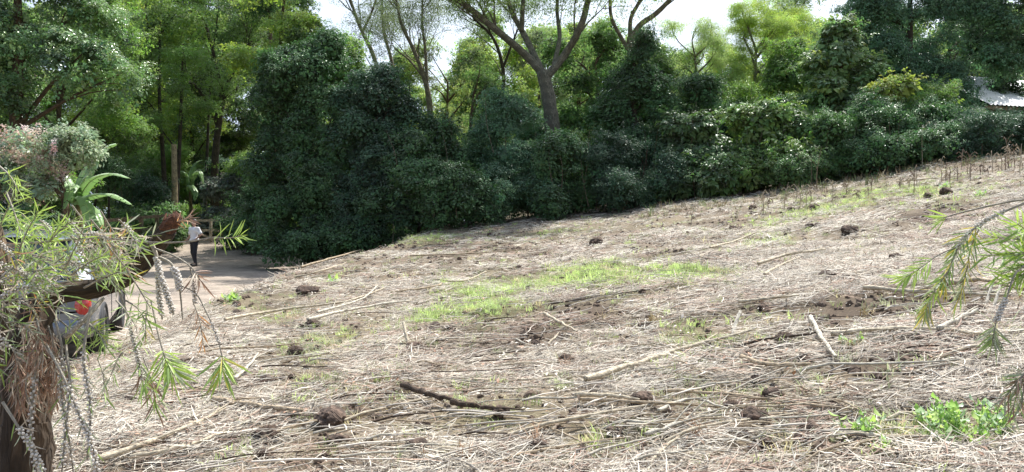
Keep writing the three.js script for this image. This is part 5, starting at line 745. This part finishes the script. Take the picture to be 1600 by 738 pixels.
  b = B.branch([[280, 446, 2.12], [304, 458, 2.1], [322, 490, 2.08], [337, 525, 2.06], [345, 556, 2.05]], 0.0025, 0.0015); B.caps(b, 0.6, 0.85, 26, 0.0022); const fan = B.branch([[345, 556, 2.05], [346, 570, 2.05], [346, 582, 2.05]], 0.0015, 0.001); B.leaves(fan, 0, 1, 30, 0.085, ['bright', 'green', 'green', 'yellow'], { angle: 0.85, droop: 0.3 });
  b = B.branch([[240, 388, 2.15], [275, 402, 2.12], [300, 420, 2.1], [312, 438, 2.1]], 0.003, 0.0015); B.leaves(b, 0.75, 1, 22, 0.06, ['dry', 'pale', 'dry'], { angle: 1.2, droop: 0.4 });
  b = B.branch([[296, 418, 2.1], [301, 440, 2.1], [304, 475, 2.1]], 0.002, 0.0016); B.caps(b, 0.5, 1, 26, 0.0028);
  b = B.branch([[262, 352, 2.3], [280, 345, 2.28], [298, 340, 2.26]], 0.002, 0.001); B.leaves(b, 0.3, 1, 16, 0.05, ['dry', 'orange', 'dry'], { angle: 0.7 });
  b = B.branch([[235, 470, 2.2], [245, 520, 2.15], [256, 560, 2.12], [268, 586, 2.1]], 0.003, 0.0015); B.leaves(b, 0.55, 1, 56, 0.085, ['bright', 'green', 'bright', 'grey'], { angle: 0.95, droop: 0.5 });
  b = B.branch([[180, 440, 2.2], [196, 490, 2.18], [210, 545, 2.16], [222, 605, 2.15]], 0.004, 0.002); B.caps(b, 0.4, 0.95, 80, 0.003); B.leaves(b, 0.75, 1, 22, 0.07, ['green', 'dry', 'green', 'grey'], { angle: 0.8, droop: 0.4 });
  b = B.branch([[300, 470, 2.12], [310, 500, 2.1], [316, 540, 2.1]], 0.002, 0.001); B.leaves(b, 0.2, 1, 20, 0.045, ['orange', 'dry', 'orange', 'pale'], { angle: 0.8, droop: 0.4 });
  b = B.branch([[222, 560, 2.14], [235, 600, 2.12], [240, 640, 2.1]], 0.002, 0.001); B.leaves(b, 0.2, 1, 24, 0.075, ['green', 'dry', 'green'], { angle: 0.8, droop: 0.5 });
  for (const [p, q] of [[[[84, 500, 2.1], [94, 545, 2.08], [92, 615, 2.06], [104, 690, 2.05], [112, 760, 2.05]], 70], [[[70, 540, 2.05], [96, 590, 2.0], [124, 660, 1.98], [142, 705, 1.97], [150, 770, 1.97]], 70], [[[0, 630, 2.0], [28, 675, 1.98], [58, 728, 1.97], [70, 780, 1.97]], 60], [[[60, 530, 2.1], [50, 600, 2.06], [44, 690, 2.03], [60, 770, 2.03]], 50], [[[140, 480, 2.1], [128, 560, 2.05], [138, 640, 2.02], [132, 720, 2.0]], 60], [[[100, 540, 2.1], [106, 600, 2.05], [98, 680, 2.02], [90, 760, 2.0]], 40]]) { b = B.branch(p, 0.004, 0.002); B.caps(b, 0.3, 0.9, q, 0.0034); B.leaves(b, 0.2, 1, 14, 0.05, ['grey', 'pale', 'green'], { angle: 0.8, droop: 0.5, many: true }); }
  // sprigs of the leafy mass
  const sprigs = [[10, 300, 40, 400, 34, 'b'], [-15, 330, 55, 360, 30, 'b'], [20, 420, 60, 330, 34, 'b'], [50, 430, 92, 352, 30, 'b'], [-10, 380, 35, 290, 30, 'b'], [60, 400, 118, 340, 22, 'b'], [0, 260, 30, 300, 20, 'b'], [100, 420, 132, 350, 14, 'b'], [70, 430, 110, 395, 24, 'g'], [110, 430, 160, 400, 26, 'g'], [130, 450, 185, 425, 26, 'g'], [110, 400, 152, 368, 16, 'o'], [160, 400, 192, 366, 14, 'o'], [40, 500, 62, 470, 14, 'o'], [30, 470, 55, 495, 14, 'o'], [-5, 420, 30, 470, 24, 'n'], [130, 500, 165, 545, 30, 'b'], [90, 500, 132, 545, 34, 'b'], [120, 500, 165, 530, 20, 'y'], [20, 400, 80, 415, 24, 'n'], [180, 470, 210, 510, 22, 'n'], [200, 540, 170, 590, 22, 'n'], [85, 560, 110, 610, 24, 'g'], [5, 520, 20, 600, 20, 'g'], [0, 690, 20, 735, 14, 'y'], [230, 470, 225, 530, 18, 'y'], [150, 560, 160, 620, 20, 'n'], [195, 470, 225, 500, 14, 'g']];
  const pal = { b: ['bright', 'bright', 'green'], g: ['green', 'bright', 'grey'], o: ['orange', 'yellow', 'dry'], n: ['grey', 'green', 'pale'], y: ['yellow', 'bright', 'green'] };
  for (const [x0, y0, x1, y1, n, c] of sprigs) { const d = 2.0 + 0.45 * R(), s = B.branch([[x0, y0, d + 0.05], [mix(x0, x1, 0.5) + (R() - 0.5) * 10, mix(y0, y1, 0.5) - 4, d], [x1, y1, d - 0.05]], 0.0028, 0.0012); B.leaves(s, 0.25, 1, Math.round(n * 1.15), 0.052, pal[c], { angle: 0.85, droop: 0.1 }); }
  for (let k = 0; k < 75; k++) { // tangle of grey twigs and old capsules
    let x = 215 * Math.pow(R(), 1.3) - 10, y = 360 + R() * 140 + Math.max(0, 60 - x) * R() * 2.2; if (x > 60 && x < 190 && y > 440) { y -= 75; } if (x > 25 && x < 140 && y < 435 && R() < 0.5) { x -= 60; y += 60; } const a = (R() - 0.35) * 1.6, l = 40 + 80 * R(), d = 2.0 + 0.55 * R(), s = B.branch([[x - Math.cos(a) * l * 0.5, y - Math.sin(a) * l * 0.5, d], [x, y - 6 * R(), d + 0.04], [x + Math.cos(a) * l * 0.5, y + Math.sin(a) * l * 0.5 + 8 * R(), d + 0.02]], 0.0026, 0.0012);
    if (R() < 0.45) B.caps(s, 0.2, 0.8, 30, 0.0028); B.leaves(s, 0.2, 1, 10 + Math.floor(R() * 12), 0.055, R() < 0.25 ? pal.b : R() < 0.12 ? pal.o : pal.n, { angle: 0.9, droop: 0.15, many: true });
  }
  for (let k = 0; k < 34; k++) { const x = 5 + R() * 90, y = 490 + R() * 110, d = 2.05 + 0.15 * R(), s = B.branch([[x, y, d], [x + (R() - 0.5) * 14, y + 24, d - 0.02], [x + (R() - 0.4) * 22, y + 55, d - 0.03]], 0.0022, 0.001); B.leaves(s, 0, 1, 20, 0.05, ['dry', 'dry', 'pale', 'dry'], { angle: 0.7, droop: 0.9, many: true }); }
  B.done();
}
{
  const B = new Brush('bottlebrush branches with narrow leaves reaching in from the right edge', 602), R = B.R, gx = 1.85;
  part('trunk', new MB().tube(curve([V(gx, H0(gx, 2.3) - 0.1, -2.3), V(1.83, 1.1, -2.3), V(1.8, 1.6, -2.32), V(1.86, 2.1, -2.3)], 14), (t) => 0.045 - 0.02 * t, 9, true, 0.2, R).geo(), BARK.brown, B.g);
  let b = B.branch([[1755, 330, 2.3], [1680, 312, 2.28], [1600, 312, 2.25], [1545, 322, 2.22], [1500, 333, 2.2], [1472, 341, 2.2]], 0.005, 0.0018); B.leaves(b, 0.93, 1, 14, 0.06, ['bright', 'green', 'bright'], { angle: 0.55 });
  b = B.branch([[1600, 318, 2.25], [1560, 335, 2.22], [1530, 352, 2.2], [1505, 375, 2.18], [1490, 405, 2.17], [1478, 440, 2.16]], 0.004, 0.0016); B.caps(b, 0.15, 0.45, 50, 0.003); B.caps(b, 0.5, 0.7, 40, 0.0028); B.leaves(b, 0.4, 1, 74, 0.06, ['grey', 'green', 'yellow', 'green'], { angle: 0.8, droop: 0.4 });
  b = B.branch([[1498, 385, 2.18], [1465, 400, 2.17], [1435, 422, 2.16], [1412, 436, 2.15]], 0.002, 0.001); B.leaves(b, 0.4, 1, 50, 0.06, ['bright', 'green', 'bright'], { angle: 0.8, droop: 0.3 });
  b = B.branch([[1482, 425, 2.16], [1465, 450, 2.15], [1452, 475, 2.14], [1446, 492, 2.13]], 0.002, 0.001); B.leaves(b, 0.05, 1, 64, 0.06, ['green', 'bright', 'yellow', 'grey'], { angle: 0.75, droop: 0.5 });
  b = B.branch([[1540, 342, 2.2], [1520, 380, 2.19], [1512, 420, 2.18], [1500, 470, 2.17]], 0.002, 0.001); B.leaves(b, 0.2, 1, 56, 0.06, ['green', 'yellow', 'grey'], { angle: 0.7, droop: 0.5 });
  for (const [x1, y1] of [[1535, 400], [1550, 370], [1560, 430], [1575, 445], [1590, 350], [1580, 400], [1605, 425]]) { b = B.branch([[1745, 420, 2.3], [1670, 405, 2.25], [1620, (390 + y1) / 2, 2.2], [x1, y1, 2.15]], 0.004, 0.0012); B.leaves(b, 0.62, 1, 32, 0.075, ['bright', 'bright', 'green'], { angle: 0.75 }); }
  b = B.branch([[1750, 400, 2.28], [1650, 405, 2.2], [1590, 425, 2.12], [1575, 465, 2.1], [1560, 500, 2.09], [1553, 535, 2.08]], 0.004, 0.0014); B.caps(b, 0.62, 0.82, 46, 0.0034); B.leaves(b, 0.86, 1, 44, 0.06, ['grey', 'green', 'grey'], { angle: 1, droop: 0.4 });
  for (const [x1, y1] of [[1590, 600], [1572, 625], [1600, 640], [1580, 660]]) { b = B.branch([[1750, 560, 2.2], [1660, 560, 2.1], [1610, 580, 2.02], [x1, y1, 2.0]], 0.003, 0.0012); B.leaves(b, 0.7, 1, 22, 0.06, ['grey', 'green', 'dry'], { angle: 0.9, droop: 0.5, many: true }); }
  B.done();
}
console.log('all', copies);
renderer.render(scene, camera);
